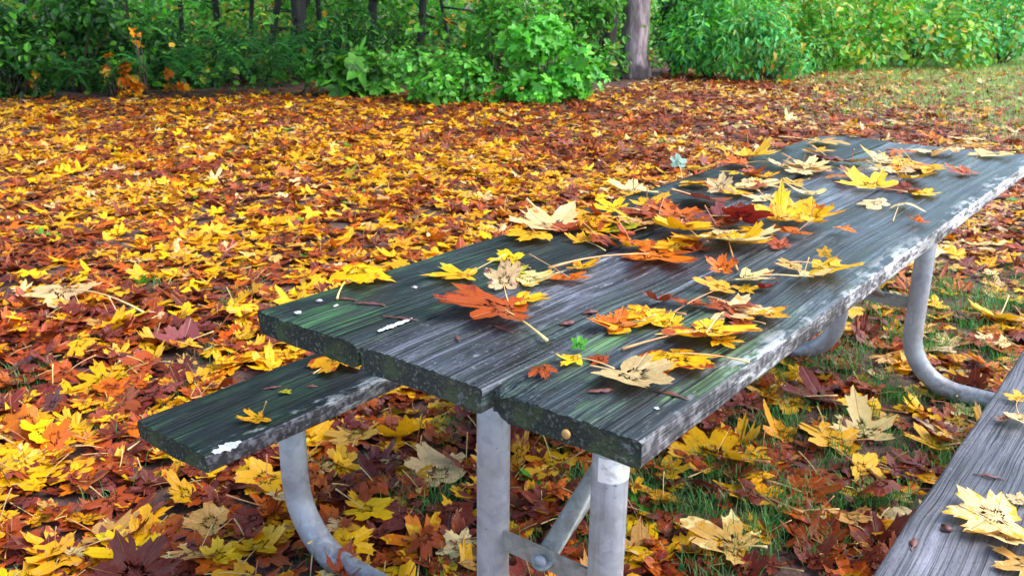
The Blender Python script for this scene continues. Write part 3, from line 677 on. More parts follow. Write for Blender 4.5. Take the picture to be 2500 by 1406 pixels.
# seeds and scraps on the boards
def scrap(px, py, z, l, w_, ang, mt, name, label):
    P = pix(px, py, z); l *= .85; w_ *= .8; mb = MB(); n = 9; pts = []; rad = []; rs = np.random.default_rng(int(px))
    for k in range(n):
        t_ = k / (n - 1); pts.append((P[0] + math.cos(ang) * (t_ - .5) * l, P[1] + math.sin(ang) * (t_ - .5) * l, z + .002 + .004 * math.sin(t_ * 3.1) * w_ / .01)); pts[-1] = (pts[-1][0] - math.sin(ang) * rs.normal() * w_ * .18, pts[-1][1] + math.cos(ang) * rs.normal() * w_ * .18, pts[-1][2]); rad.append(max(w_ * .5 * math.sin(math.pi * (.08 + .84 * t_)) * (1 + .35 * rs.normal()), .0008))
    V0 = np.array(P); mb.tube([np.array(p) - V0 for p in pts], rad, 7); o = mb.build(name, mt, loc=tuple(V0))
    for v_ in o.data.vertices: v_.co.z = .001 + (v_.co.z - .001) * .5
    tag(o, label, name.replace('_', ' ')); return o
for a in ((780, 737, TOPZ, .012, .010, .2, M_PALE, 'maple_seed', 'pale round seed on the left board, nearest the left corner'), (820, 750, TOPZ, .012, .010, .9, M_PALE, 'maple_seed', 'pale round seed right of the first one on the left board'),
          (845, 733, TOPZ, .05, .007, -.3, M_SEED, 'bark_scrap', 'thin red-brown scrap beside pale seeds on the left board'), (900, 745, TOPZ, .07, .010, -.2, M_SEED, 'bark_scrap', 'long brown scrap on the left board in front of the yellow-orange leaf'),
          (975, 779, TOPZ, .075, .008, -.25, M_SEED, 'bark_scrap', 'red-brown stick above the white streak on the left board'), (1118, 830, TOPZ, .03, .008, 1.9, M_SEED, 'bark_scrap', 'small curled scrap below the large rust brown leaf'),
          (1225, 805, TOPZ, .06, .010, -.8, M_SEED, 'bark_scrap', 'dark brown scrap under the stem of the large rust brown leaf'), (1383, 793, TOPZ, .028, .016, .3, M_SEED, 'catkin', 'small dark red catkin on the middle board'),
          (1442, 766, TOPZ, .030, .014, .2, M_SEED, 'maple_seed', 'flat brown oval seed behind the dark red catkin'), (1467, 958, TOPZ, .045, .010, .2, M_SEED, 'bark_scrap', 'dark red scrap on the right board in front of the white leaf'),
          (1640, 968, TOPZ, .06, .010, -.6, M_SEED, 'bark_scrap', 'red-brown scrap beneath the tip of the white leaf'), (1010, 705, TOPZ, .012, .010, 0, M_PALE, 'maple_seed', 'tiny pale seed right of the yellow-orange leaf'),
          (760, 946, BZ, .03, .012, .2, M_SEED, 'bark_scrap', 'brown scrap on the left bench beyond the greenish oval leaf'), (665, 948, BZ, .05, .007, .4, M_SEED, 'bark_scrap', 'thin brown scrap on the left bench behind the golden leaf'),
          (2310, 1293, BZ, .022, .016, .2, M_SEED, 'catkin', 'small brown catkin on the right bench left of the leaf pair'), (2230, 1330, BZ, .05, .012, 1.0, M_SEED, 'bark_scrap', 'dark brown scrap near the left edge of the right bench'), (2415, 1165, BZ, .06, .01, -.3, M_SEED, 'bark_scrap', 'thin red-brown scrap on the right bench above the leaf pair')):
    scrap(*a)

# ---- leaves on the ground
GH = [  # read off the photograph
 (905, 1272, 125, 'bright yellow', 'golden yellow', .25, 8, .35, (970, 1290), None), (1118, 1275, 100, 'bright yellow', 'golden yellow', .3, 14, .4, (1080, 1250), False),
 (1300, 1186, 95, 'green', 'yellow-green', .25, 14, .5, (1265, 1180), (1390, 1215, .01)), (1335, 1150, 190, 'bright yellow', 'dark red-brown', .55, 10, .3, (1260, 1140), None),
 (1325, 1275, 110, 'bright yellow', 'rust brown', .4, 12, .5, (1310, 1310), None), (1825, 1225, 170, 'bright yellow', 'plum brown', .48, 10, .5, (1770, 1250), (1960, 1250, .02)),
 (1720, 1120, 190, 'bright yellow', 'rust brown', .5, 10, .5, (1660, 1080), None), (1790, 1140, 120, 'bright yellow', 'tan', .35, 12, .6, None, (1680, 1165, .006)),
 (2105, 1060, 160, 'pale cream', 'tan', .25, 24, .5, (2095, 1020), None), (1765, 1345, 215, 'tan', 'pale cream', .5, 14, .6, (1680, 1310), (1873, 1335, .03)),
 (815, 1378, 75, 'bright yellow', 'orange', .3, 40, .5, (820, 1355), None), (1065, 1170, 150, 'pale cream', 'plum brown', .45, 12, .4, (1040, 1130), (930, 1190, .006)),
 (310, 1368, 160, 'bright yellow', 'yellow-green', .3, 10, .4, None, None), (865, 1080, 130, 'tan', 'golden yellow', .3, 6, .3, (840, 1050), None), (1020, 1335, 165, 'orange', 'bright yellow', .5, 10, .5, (980, 1300), None),
 (1125, 1335, 110, 'dark red-brown', 'orange', .4, 20, .6, None, None), (70, 1180, 150, 'bright yellow', 'golden yellow', .3, 10, .4, None, None), (2020, 1090, 130, 'bright yellow', 'pale cream', .35, 12, .5, (1985, 1080), None),
 (2110, 1010, 120, 'bright yellow', 'golden yellow', .2, 14, .5, (2060, 1005), None), (2440, 795, 140, 'bright yellow', 'pale cream', .35, 16, .6, None, None), (1890, 990, 130, 'golden yellow', 'plum brown', .5, 10, .5, (1850, 1010), (2045, 965, .02)),
 (1990, 985, 160, 'plum brown', 'dark red-brown', .4, 10, .6, None, None), (1920, 900, 90, 'bright yellow', 'golden yellow', .2, 20, .7, None, None), (2070, 1290, 110, 'tan', 'plum brown', .5, 14, .5, None, None),
 (2140, 1310, 90, 'golden yellow', 'rust brown', .4, 30, .6, None, None), (2020, 1375, 90, 'rust brown', 'dark red-brown', .3, 20, .7, None, None), (1975, 1220, 130, 'rust brown', 'orange', .3, 16, .6, None, None),
 (2390, 905, 120, 'orange', 'bright yellow', .4, 14, .6, None, None), (2270, 1100, 130, 'bright yellow', 'orange', .4, 12, .6, None, None), (1640, 1165, 90, 'bright yellow', 'golden yellow', .3, 22, .7, None, None),
 (1620, 1240, 100, 'golden yellow', 'rust brown', .5, 14, .6, None, None), (1700, 1010, 110, 'golden yellow', 'tan', .4, 12, .6, None, None), (300, 800, 130, 'bright yellow', 'golden yellow', .3, 12, .5, None, None),
 (150, 740, 170, 'pale cream', 'golden yellow', .3, 10, .4, None, (350, 762, .02)), (360, 900, 100, 'bright yellow', 'golden yellow', .2, 14, .5, None, None), (240, 945, 130, 'bright yellow', 'rust brown', .4, 10, .5, None, None),
 (480, 1390, 130, 'tan', 'pale cream', .4, 14, .5, None, None), (640, 1205, 130, 'bright yellow', 'tan', .4, 12, .5, None, None), (545, 1380, 100, 'bright yellow', 'tan', .4, 14, .5, None, None), (430, 860, 120, 'plum brown', 'dark red-brown', .3, 14, .6, None, None)]
# random litter
def litter():
    r = np.random.default_rng(77); X = []; Y = []
    for (y0, y1, dens) in ((.55, 4.2, 480), (4.2, 8, 460), (8, 17, 310)):
        xm = .66 * y1 + .6; n = int(dens * (y1 - y0) * 2 * xm)
        x = r.uniform(-xm, xm, n); y = r.uniform(y0, y1, n); X.append(x); Y.append(y)
    x, y = np.concatenate(X), np.concatenate(Y)
    px, py, d = proj(np.stack([x, y, np.zeros_like(x)], -1))
    keep = np.abs(x) < .62 * y + .45
    # thin out: beneath and right of the table, and on the lawn
    q = (np.stack([x, y], -1) - 0); u = q @ TU - U0; v = q @ TV - V0
    thin = np.clip((u - .05) / .35, 0, 1) * np.clip((4.2 - v) / 1.2, 0, 1)
    pr = 1 - .68 * thin * np.clip(.75 + .55 * patch3(x * 3.1, y * 3.1), .3, 1.15)
    line = 8.3 - np.clip((x - 4), 0, 9) * .55
    lawnk = np.clip((x - 3.7 + .8 * patch2(x, y)) / 2.4, 0, 1) * np.clip((y - line) / 2.5, 0, 1)
    pr *= 1 - .78 * lawnk
    lawn2 = np.clip((x - 2.9) / 1.0, 0, 1) * np.clip((8 - y) / 2, 0, 1); pr *= 1 - .2 * lawn2
    edge_y = 10.6 + np.clip(x, -9, 9) * .28 + 2.5 * np.clip(x - 1.5, 0, 1)
    pr *= np.clip(1.15 - np.clip(y - edge_y - .4, 0, 9) * .8, .05, 1)
    keep &= r.uniform(0, 1, len(x)) < pr
    x, y, thin = x[keep], y[keep], thin[keep]; n = len(x)
    layer = r.uniform(0, 1, n) * np.where(thin > .4, .010, .026)
    size = np.clip(r.normal(.059, .017, n), .026, .11)
    size = size * np.where(y > 3.6, .88, 1.)
    k = .60 * patch(x * .9, y * .9) + .4 * patch2(x * 2.6, y * 2.6) + r.normal(0, .72, n) + .22 * np.clip(2.6 - y, 0, 2) * (x < .1) - .04 - .05 * np.clip(x, -1, 3) - .05 * np.clip(y - 4, 0, 4) * (x > 0) - .05
    names = np.array(['dark red-brown'] * n, dtype=object); t_ = r.uniform(0, 1, n)
    names[(k > -.55) & (t_ < .55)] = 'rust brown'; names[(k > -.55) & (t_ > .8)] = 'plum brown'
    hi = k > .02; names[hi] = 'golden yellow'; names[hi & (t_ > .55)] = 'bright yellow'; names[hi & (t_ < .15)] = 'tan'; names[hi & (t_ < .06)] = 'pale cream'; names[(k > -.08) & (k <= .04)] = 'orange'; names[(k < -.7) & (t_ > .6)] = 'rust brown'
    names[r.uniform(0, 1, n) < .006] = 'green'
    pale = (r.uniform(0, 1, n) < np.clip((x - .4) * .3, 0, .5)) & hi; names[pale] = 'pale cream'
    c2n = np.array([{'bright yellow': ('golden yellow', 'rust brown', 'golden yellow'), 'golden yellow': ('rust brown', 'tan', 'rust brown'), 'tan': ('rust brown', 'pale cream', 'plum brown'), 'pale cream': ('tan', 'plum brown', 'golden yellow'),
          'orange': ('rust brown', 'golden yellow', 'dark red-brown'), 'rust brown': ('dark red-brown', 'orange', 'plum brown'), 'dark red-brown': ('plum brown', 'rust brown', 'rust brown'), 'plum brown': ('dark red-brown', 'rust brown', 'dark red-brown'), 'green': ('yellow-green', 'green', 'yellow-green')}[a][int(b)] for a, b in zip(names, r.integers(0, 3, n))], dtype=object)
    return dict(x=x, y=y, z=layer, size=size, name=names, c2=c2n, spot=np.clip(r.normal(.30, .13, n), .03, .6), yaw=r.uniform(0, 6.28, n), tilt=np.abs(r.normal(.09, .10, n)) + (r.uniform(0, 1, n) < .05) * r.uniform(.2, .7, n), tax=r.uniform(0, 6.28, n),
                curl=r.normal(.2, .33, n), fold=r.normal(.04, .1, n), wild=np.abs(r.normal(.27, .17, n)))
L = litter()
# which litter leaves show largest: paint them into a coarse picture from the bottom layer up
def visible_counts(L):
    S = 4; W_, H_ = 2500 // S, 1408 // S
    buf = np.full((H_, W_), -1, int)
    near = np.where(L['y'] < 3.4)[0]; near = near[np.argsort(L['z'][near] - L['y'][near] * .002)]
    px, py, d = proj(np.stack([L['x'], L['y'], L['z']], -1)); yy, xx = np.mgrid[0:H_, 0:W_]
    for i in near:
        rx = L['size'][i] * .55 * F / d[i] / S; sq = CAMZ / math.hypot(CAMZ, L['y'][i]) * 1.0; ry = max(rx * sq, 1)
        cx, cy = px[i] / S, py[i] / S; x0, x1, y0, y1 = int(max(cx - rx, 0)), int(min(cx + rx + 1, W_)), int(max(cy - ry, 0)), int(min(cy + ry + 1, H_))
        if x1 <= x0 or y1 <= y0: continue
        sub = ((xx[y0:y1, x0:x1] - cx) / rx) ** 2 + ((yy[y0:y1, x0:x1] - cy) / ry) ** 2 < 1
        buf[y0:y1, x0:x1][sub] = i
    def poly(pts):
        p = np.array(pts) / S; inside = np.ones((H_, W_), bool)
        for a, b in zip(p, np.roll(p, -1, 0)): inside &= ((b[0] - a[0]) * (yy - a[1]) - (b[1] - a[1]) * (xx - a[0])) >= 0
        buf[inside] = -1
    poly([(615, 755), (1900, 340), (2500, 350), (2500, 430), (1555, 1150)]); poly([(337, 1030), (720, 890), (980, 950), (510, 1145)])
    poly([(1165, 990), (1247, 1030), (1247, 1406), (1170, 1406)]); poly([(1441, 1110), (1530, 1140), (1525, 1406), (1437, 1406)]); poly([(2120, 1406), (2440, 940), (2500, 870), (2500, 1406)])
    for (x, y, wp, *_) in GH: buf[int((y - wp * .22) / S):int((y + wp * .22) / S), max(int((x - wp * .4) / S), 0):int((x + wp * .4) / S)] = -1
    ids, cnt = np.unique(buf[buf >= 0], return_counts=True); out = np.zeros(len(L['x']), int); out[ids] = cnt; return out
cnt = visible_counts(L)
N_IND = 300 - len(tl) - len(bl) - len(GH)
chosen = np.argsort(-cnt)[:N_IND]
gl = []
for i, (px, py, wp, c, c2, spot, tilt, curl, tip, stem) in enumerate(GH):
    r = np.random.default_rng(3000 + i); P = pix(px, py, 0); d = proj(P)[2]; size = wp * d / F / 1.5
    if tip: q = pix(*tip, 0) - P; yaw = math.atan2(q[1], q[0]) - math.pi / 2
    else: yaw = r.uniform(0, 6.28)
    pos = P + np.array([math.sin(yaw) * .22 * size, -math.cos(yaw) * .22 * size, .026 if px < 1000 else .016])
    o = ground_leaf(r, pos, size, yaw, R(tilt) * .7, 0 if tip else r.uniform(0, 6.28), COL[c], COL[c2], spot * .72, curl * .8, .04, .3, pix(stem[0], stem[1], stem[2] + .02) if stem else stem)
    tag(o, None, 'leaf', 'maple leaves lying on the ground'); gl.append((o, c, px, py))
for i in chosen:
    r = np.random.default_rng(5000 + int(i))
    has = r.uniform() < .6
    o = ground_leaf(r, (L['x'][i], L['y'][i], L['z'][i]), L['size'][i], L['yaw'][i], L['tilt'][i], L['tax'][i], COL[L['name'][i]], COL[L['c2'][i]], L['spot'][i], L['curl'][i], L['fold'][i], L['wild'][i], None if has else False)
    q = proj(np.array([L['x'][i], L['y'][i], L['z'][i]])); tag(o, None, 'leaf', 'maple leaves lying on the ground'); gl.append((o, L['name'][i], float(q[0]), float(q[1])))
auto_labels(gl, [('the near end of the left bench', 420, 1090), ('the foot of the left bench leg', 850, 1350), ('the top of the left bench leg', 715, 1070), ('the left table post', 1205, 1330), ('the right table post', 1483, 1300),
                 ('the bolt between the table posts', 1330, 1345), ('the near right corner of the tabletop', 1555, 1150), ('the bare soil right of the posts', 1700, 1260), ('the bend of the far right leg', 2240, 900), ('the bend of the far left leg', 1980, 870),
                 ('the left edge of the right bench', 2250, 1220), ('the lower end of the right bench edge', 2130, 1400), ('the bottom left corner of the photo', 10, 1400), ('the left corner of the tabletop', 615, 755), ('the grass tuft at the left edge', 50, 930),
                 ('the white-flaked side of the tabletop', 1850, 1000), ('the top left of the far right post', 2230, 640), ('the right edge of the photo', 2490, 750), ('the middle of the bottom edge', 1000, 1400), ('the middle of the left edge', 10, 700),
                 ('the seat underside of the left bench', 640, 1130), ('the lower left edge', 10, 1180)], 'ground')
# everything else: one mesh of litter
rest = np.ones(len(L['x']), bool); rest[chosen] = False
def merged_litter(mask, hi, seed):
    r = np.random.default_rng(seed); I = np.where(mask)[0]; n = len(I)
    V, tr, qd, vein, edge, lp = leaf_batch(r, L['size'][I], hi, L['curl'][I], L['fold'][I], L['wild'][I])
    V = rotate(V, L['yaw'][I], L['tilt'][I], L['tax'][I]); V[..., 2] -= np.partition(V[..., 2], 3, axis=1)[:, 3:4]
    V += np.stack([L['x'][I], L['y'][I], L['z'][I] + .002], -1)[:, None]
    vr = np.exp(r.normal(0, .16, (n, 1))) * (1 + r.normal(0, .05, (n, 3)))
    at = leaf_attrs(np.array([COL[a] for a in L['name'][I]]) * vr, np.array([COL[a] for a in L['c2'][I]]) * vr, L['spot'][I], r.uniform(0, 60, n), vein, edge, lp)
    k = V.shape[1]; return V.reshape(-1, 3), [tile_faces(f, n, k) for f in (tr, qd) if f is not None], at
near = L['y'] < 3.4
V1, F1, A1 = merged_litter(rest & near, True, 5); V2, F2, A2 = merged_litter(rest & ~near, False, 6)
# petioles lying and standing in the litter
def petioles(seed):
    r = np.random.default_rng(seed); I = np.where(rest & (L['y'] < 9))[0]; I = I[r.uniform(0, 1, len(I)) < np.where(L['y'][I] < 3.4, .35, .12)]; n = len(I)
    a = r.uniform(0, 6.28, n); el = np.abs(r.normal(.1, .5, n)); ln = L['size'][I] * r.uniform(.7, 1.3, n)
    p0 = np.stack([L['x'][I], L['y'][I], L['z'][I] + .012], -1); d = np.stack([np.cos(a) * np.cos(el), np.sin(a) * np.cos(el), np.sin(el)], -1)
    sd_ = np.stack([-np.sin(a), np.cos(a), a * 0], -1); upd = np.cross(d, sd_); w_ = .0013
    pts = []
    for t_, bow in ((0, 0), (.5, .06), (1, 0)):
        c = p0 + d * (ln * t_)[:, None] + np.array([0, 0, 1.]) * (ln * bow)[:, None]
        for k in range(3): b = 2.094 * k; pts.append(c + (sd_ * math.cos(b) + upd * math.sin(b)) * w_ * (1 + .5 * t_))
    V = np.stack(pts, 1); f = np.array([[r0 * 3 + k, r0 * 3 + (k + 1) % 3, r0 * 3 + 3 + (k + 1) % 3, r0 * 3 + 3 + k] for r0 in (0, 1) for k in range(3)])
    col = np.where(r.uniform(0, 1, (n, 1)) < .6, np.array([[.66, .46, .17]]), np.array([[.38, .13, .05]])) * np.exp(r.normal(0, .15, (n, 1)))
    at = leaf_attrs(col, col, np.zeros(n), r.uniform(0, 9, n), np.zeros(9), np.zeros(9), np.zeros((n, 9, 2))); return V.reshape(-1, 3), [tile_faces(f, n, 9)], at
V3, F3, A3 = petioles(8)
def crumbs(seed):
    r = np.random.default_rng(seed); n = 9000; x = r.uniform(-2.6, 3.2, n); y = r.uniform(.6, 4.4, n); k = np.abs(x) < .64 * y + .3; x, y = x[k], y[k]; n = len(x); z0 = np.zeros(n)
    V, tr, qd, vein, edge, lp = leaf_batch(r, np.clip(r.lognormal(-4.55, .45, n), .004, .028), False, r.normal(0, .6, n), r.normal(0, .3, n), np.abs(r.normal(.5, .2, n)))
    V = rotate(V, r.uniform(0, 6.28, n), np.abs(r.normal(0, .3, n)), r.uniform(0, 6.28, n)); V[..., 2] -= np.partition(V[..., 2], 3, axis=1)[:, 3:4]; V += np.stack([x, y, r.uniform(.001, .012, n)], -1)[:, None]
    cs = np.array([COL[c] for c in ('dark red-brown', 'rust brown', 'plum brown', 'tan', 'dark red-brown')])[r.integers(0, 5, n)] * np.exp(r.normal(-.35, .3, (n, 1)))
    at = leaf_attrs(cs, cs * .6, np.full(n, .4), r.uniform(0, 60, n), vein, edge, lp); return V.reshape(-1, 3), [tile_faces(tr, n, V.shape[1])], at
V4, F4, A4 = crumbs(9)
A3 = {k: np.concatenate([A3[k], A4[k]]) for k in A3}; F3 = F3 + [f + len(V3) for f in F4]; V3 = np.concatenate([V3, V4])
off1, off2 = len(V1), len(V1) + len(V2)
lit = mesh_obj('leaf_litter', np.concatenate([V1, V2, V3]), F1 + [f + off1 for f in F2] + [f + off2 for f in F3], M_LEAF, None, True, {k: np.concatenate([A1[k], A2[k], A3[k]]) for k in A1})
tag(lit, 'deep carpet of yellow and brown fallen maple leaves covering the ground', 'leaf litter', kind='stuff')

# ------------------------------------------------------------------ grass
def blades(P, h, wd, r, lean, cols):
    n = len(P); a = r.uniform(0, 6.28, n); d = np.stack([np.cos(a), np.sin(a), a * 0], -1); s = np.stack([-np.sin(a), np.cos(a), a * 0], -1)
    up = np.array([0, 0, 1.]); ln = np.abs(r.normal(lean, .25, n))[:, None] * h[:, None]
    b0 = P - s * wd[:, None]; b1 = P + s * wd[:, None]; mdp = P + up * h[:, None] * .6 + d * ln * .35; m0 = mdp - s * wd[:, None] * .75; m1 = mdp + s * wd[:, None] * .75; tp = P + up * h[:, None] * .92 + d * ln
    V = np.stack([b0, b1, m1, m0, tp], 1); col = cols[r.integers(0, len(cols), n)] * np.exp(r.normal(0, .2, (n, 1)))
    cc = np.concatenate([np.repeat(col[:, None], 5, 1), np.ones((n, 5, 1))], 2)
    return V.reshape(-1, 3), [tile_faces(np.array([[0, 1, 2, 3]]), n, 5), tile_faces(np.array([[3, 2, 4]]), n, 5)], cc.reshape(-1, 4)
def grass():
    r = np.random.default_rng(31)
    # near turf, in tufts
    n = 1900; x = r.uniform(-1.6, 3.0, n); y = r.uniform(.9, 4.2, n); u = np.stack([x, y], -1) @ TU - U0
    k = patch3(x * 3.1, y * 3.1) + .3 * patch2(x * 5, y * 5); keep = (u > .0) & (k > -.25) | (r.uniform(0, 1, n) < .06)
    hand = [pix(*q)[:2] for q in ((50, 925), (110, 905), (30, 950), (1000, 1230), (1060, 1265), (960, 1215), (1090, 1210), (1100, 1050), (1905, 1250), (1960, 1260), (1870, 1290), (2130, 1230), (2180, 1220), (2080, 1240), (2020, 1330), (2400, 760), (2370, 800), (2150, 960), (2190, 980), (2000, 1345), (1720, 1390), (1380, 1100))]
    tx = np.concatenate([x[keep], [q[0] for q in hand for _ in range(3)]]); ty = np.concatenate([y[keep], [q[1] for q in hand for _ in range(3)]])
    m_ = 46; T = len(tx); tip = np.repeat(np.stack([tx, ty], -1), m_, 0) + r.normal(0, .035, (T * m_, 2)); P = np.concatenate([tip, np.zeros((len(tip), 1))], 1)
    cols = np.array([(.05, .22, .04), (.09, .32, .07), (.04, .16, .035), (.2, .27, .08), (.12, .3, .1)])
    a = blades(P, np.clip(r.normal(.040, .014, len(P)), .015, .09), np.full(len(P), .0014), r, .55, cols)
    # lawn on the right
    n = 70000; x = r.uniform(2.2, 14, n); y = r.uniform(4.5, 19, n); lawn = np.clip((x - 3.4 + .8 * patch2(x, y) - np.clip(9 - y, 0, 9) * .12) / 1.6, 0, 1); keep = (r.uniform(0, 1, n) < lawn) & (x < .66 * y + 1)
    P = np.stack([x[keep], y[keep], 0 * x[keep]], -1)
    cols = np.array([(.20, .38, .08), (.26, .42, .11), (.38, .42, .16), (.14, .30, .06), (.45, .42, .2)])
    b = blades(P, np.clip(r.normal(.055, .02, len(P)), .02, .1), np.full(len(P), .005), r, .6, cols)
    V = np.concatenate([a[0], b[0]]); fs = a[1] + [f + len(a[0]) for f in b[1]]
    o = mesh_obj('grass', V, fs, M_FOL, None, False, dict(leaf_col=np.concatenate([a[2], b[2]])))
    tag(o, 'short green grass growing in tufts by the table and as lawn at right', 'grass', kind='stuff')
grass()

# ------------------------------------------------------------------ vegetation
def leaf_cards(P, Nrm, size, r, cols, asp=.5, droop=.25):
    """pointed folded leaves at P, facing roughly Nrm; 6 verts each"""
    n = len(P); Nrm = Nrm / (np.linalg.norm(Nrm, axis=1, keepdims=True) + 1e-9)
    d = r.normal(0, 1, (n, 3)); d[:, 2] -= droop * 2; d -= Nrm * (d * Nrm).sum(1, keepdims=True); d /= np.linalg.norm(d, axis=1, keepdims=True) + 1e-9
    s = np.cross(d, Nrm); S = size[:, None]
    V = np.stack([P, P + d * S * .35 + s * S * asp * .5 + Nrm * S * .06, P + d * S * .72 + s * S * asp * .38 + Nrm * S * .04, P + d * S - Nrm * S * .08, P + d * S * .72 - s * S * asp * .38 + Nrm * S * .04, P + d * S * .35 - s * S * asp * .5 + Nrm * S * .06], 1)
    f = np.array([[0, 1, 2, 3], [0, 3, 4, 5]])
    col = cols[r.integers(0, len(cols), n)] * np.exp(r.normal(0, .22, (n, 1)))
    cc = np.concatenate([np.repeat(col[:, None], 6, 1), np.ones((n, 6, 1))], 2)
    return V.reshape(-1, 3), [tile_faces(f, n, 6)], cc.reshape(-1, 4)
def lobed_cards(P, Nrm, size, r, cols, droop=.25):
    n = len(P); Nrm = Nrm / (np.linalg.norm(Nrm, axis=1, keepdims=True) + 1e-9)
    d = r.normal(0, 1, (n, 3)); d[:, 2] -= droop * 2; d -= Nrm * (d * Nrm).sum(1, keepdims=True); d /= np.linalg.norm(d, axis=1, keepdims=True) + 1e-9; s = np.cross(d, Nrm)
    V, tr, qd, vein, edge, lp = leaf_batch(r, size * .62, False, r.normal(.1, .4, n), r.normal(.15, .1, n), np.abs(r.normal(.25, .15, n)))
    W_ = P[:, None] + V[..., :1] * s[:, None] + V[..., 1:2] * d[:, None] + V[..., 2:] * Nrm[:, None]; k = V.shape[1]
    col = cols[r.integers(0, len(cols), n)] * np.exp(r.normal(0, .25, (n, 1))); cc = np.concatenate([np.repeat(col[:, None], k, 1), np.ones((n, k, 1))], 2)
    return W_.reshape(-1, 3), [tile_faces(tr, n, k)], cc.reshape(-1, 4)
def blob_points(r, n, blobs):
    """points in the outer shells of blobs (centre, radii)"""
    B = np.array([b for b in blobs]); wts = (B[:, 3] * B[:, 4]) ** 1.0; i = r.choice(len(B), n, p=wts / wts.sum())
    d = r.normal(0, 1, (n, 3)); d /= np.linalg.norm(d, axis=1, keepdims=True); q = r.uniform(.35, 1.08, n) ** .6
    P = B[i, :3] + d * B[i, 3:6] * q[:, None]; return P, d
G = {'bright': [(.05, .30, .04), (.07, .36, .06), (.04, .22, .03), (.10, .40, .06), (.05, .26, .07)], 'mid': [(.025, .13, .02), (.045, .2, .03), (.02, .09, .016), (.07, .24, .04)], 'dark': [(.010, .055, .016), (.016, .075, .018), (.02, .095, .03), (.008, .04, .014)],
     'yellowish': [(.10, .30, .04), (.16, .34, .05), (.07, .24, .035), (.24, .34, .06), (.30, .25, .05), (.06, .28, .07)], 'autumn': [(.62, .27, .01), (.55, .18, .01), (.45, .12, .015), (.6, .35, .03)], 'bluegreen': [(.05, .28, .10), (.08, .36, .15), (.04, .2, .07), (.12, .42, .16)]}
for k in G: G[k] = np.array(G[k]) * {'autumn': 1.2, 'dark': 1.7, 'mid': 1.75}.get(k, 1.4) * (np.array([1.25, 1., .55]) if k not in ('autumn', 'bluegreen') else np.array([1.1, 1., .75]))
def shrub(px, py, wpx, top, kind, leaf, n, label, name='shrub', asp=.55, droop=.25, seed=0, extra=None, nb=20, depth=.8, dist=None):
    r = np.random.default_rng(900 + seed); P = pix(px, py, 0) 
    if dist: P = P * (dist / P[1])
    d = proj(P)[2]; wid = wpx * d / F
    # height: ray through the top pixel at the same distance
    q = pix(px, py, 0); X = CY - top; el = math.atan2(X, F) - PITCH; h = CAMZ + P[1] * math.tan(el)
    root_ = empty(name, tuple(P)); tag(root_, label, 'fern' if 'fern' in name else 'shrub')
    blobs = []
    for k in range(nb):
        a = r.uniform(0, 6.28); rr_ = math.sqrt(r.uniform(0, 1)) * .42; hz = r.uniform(.08, .86); sh = math.sqrt(max(1 - (2 * hz - .9) ** 2 * .7, .15))
        br = r.uniform(.10, .27) * wid; blobs.append([math.cos(a) * rr_ * wid * sh, math.sin(a) * rr_ * wid * sh * depth, hz * h, br, br * depth, min(br, h * .25) * r.uniform(.7, 1.1)])
    pts, nr = blob_points(r, n, blobs); pts[:, 2] = np.maximum(pts[:, 2], .03); nr = nr * .6 + np.array([0, -.25, .8]) * .7 + r.normal(0, .35, nr.shape)
    cols = G[kind]; szs = np.clip(r.normal(leaf, leaf * .34, n), leaf * .35, leaf * 1.9)
    V, fs, cc = lobed_cards(pts, nr, szs * 1.25, r, cols, droop) if asp >= .8 else leaf_cards(pts, nr, szs, r, cols, asp, droop)
    if extra is not None:
        k = r.uniform(0, 1, n) < extra[1]; ec = G[extra[0]][r.integers(0, len(G[extra[0]]), n)]; c3 = cc.reshape(n, -1, 4); c3[k, :, :3] = ec[k][:, None]; cc = c3.reshape(-1, 4)
    mesh_obj('foliage', V, fs, M_FOL, root_, False, dict(leaf_col=cc))
    mb = MB()
    for b in blobs:
        e = np.array(b[:3]); s0 = np.array([*r.normal(0, .05, 2), -.02]); mid = s0 * .4 + e * .5 + np.array([0, 0, .12 * h]); mb.tube([(1 - t_) ** 2 * s0 + 2 * t_ * (1 - t_) * mid + t_ * t_ * e for t_ in np.linspace(0, 1, 6)], [.012, .011, .009, .007, .005, .003], 5)
    mb.build('stems', M_TWIG, root_); return root_
def fern(px, py, spread, h, label, seed, nf=17, tint=1.0):
    r = np.random.default_rng(seed); P = pix(px, py, 0); Vs = []; fs = []; cs = []; base = 0
    for k in range(nf):
        a = 2 * math.pi * k / nf + r.normal(0, .15); Lf = spread * r.uniform(.8, 1.15); hh = h * r.uniform(.7, 1.15); d = np.array([math.cos(a), math.sin(a), 0]); s = np.array([-math.sin(a), math.cos(a), 0]); m_ = 26
        t_ = np.linspace(.08, 1, m_); c = d[None] * (Lf * t_ ** .9)[:, None] + np.array([0, 0, 1.])[None] * (hh * (np.sin(t_ * 2.1) * 1.1 - .1 * t_))[:, None]
        ln = .075 * np.sin(np.clip(t_ * 1.02, 0, 1) * math.pi * .93 + .12) * spread / .6
        for sg in (-1, 1):
            dirv = s * sg + d * .35; dirv = dirv / np.linalg.norm(dirv); tang = np.array([0, 0, -.25]); tp = c + (dirv + tang)[None] * ln[:, None]; wv = d * .011
            V = np.stack([c - wv, tp * .5 + c * .5 - wv * 1.2, tp, tp * .5 + c * .5 + wv * 1.2, c + wv], 1); Vs.append(V.reshape(-1, 3)); fs.append(tile_faces(np.array([[0, 1, 2, 3, 4]]), m_, 5) + base); base += m_ * 5
            col = np.array([.03, .15, .03]) * tint * math.exp(r.normal(0, .3)); cs.append(np.concatenate([np.repeat(col[None], m_ * 5, 0), np.ones((m_ * 5, 1))], 1))
    o = mesh_obj('sword_fern', np.concatenate(Vs), fs, M_FOL, None, False, dict(leaf_col=np.concatenate(cs)), loc=tuple(P)); tag(o, label, 'fern'); return o
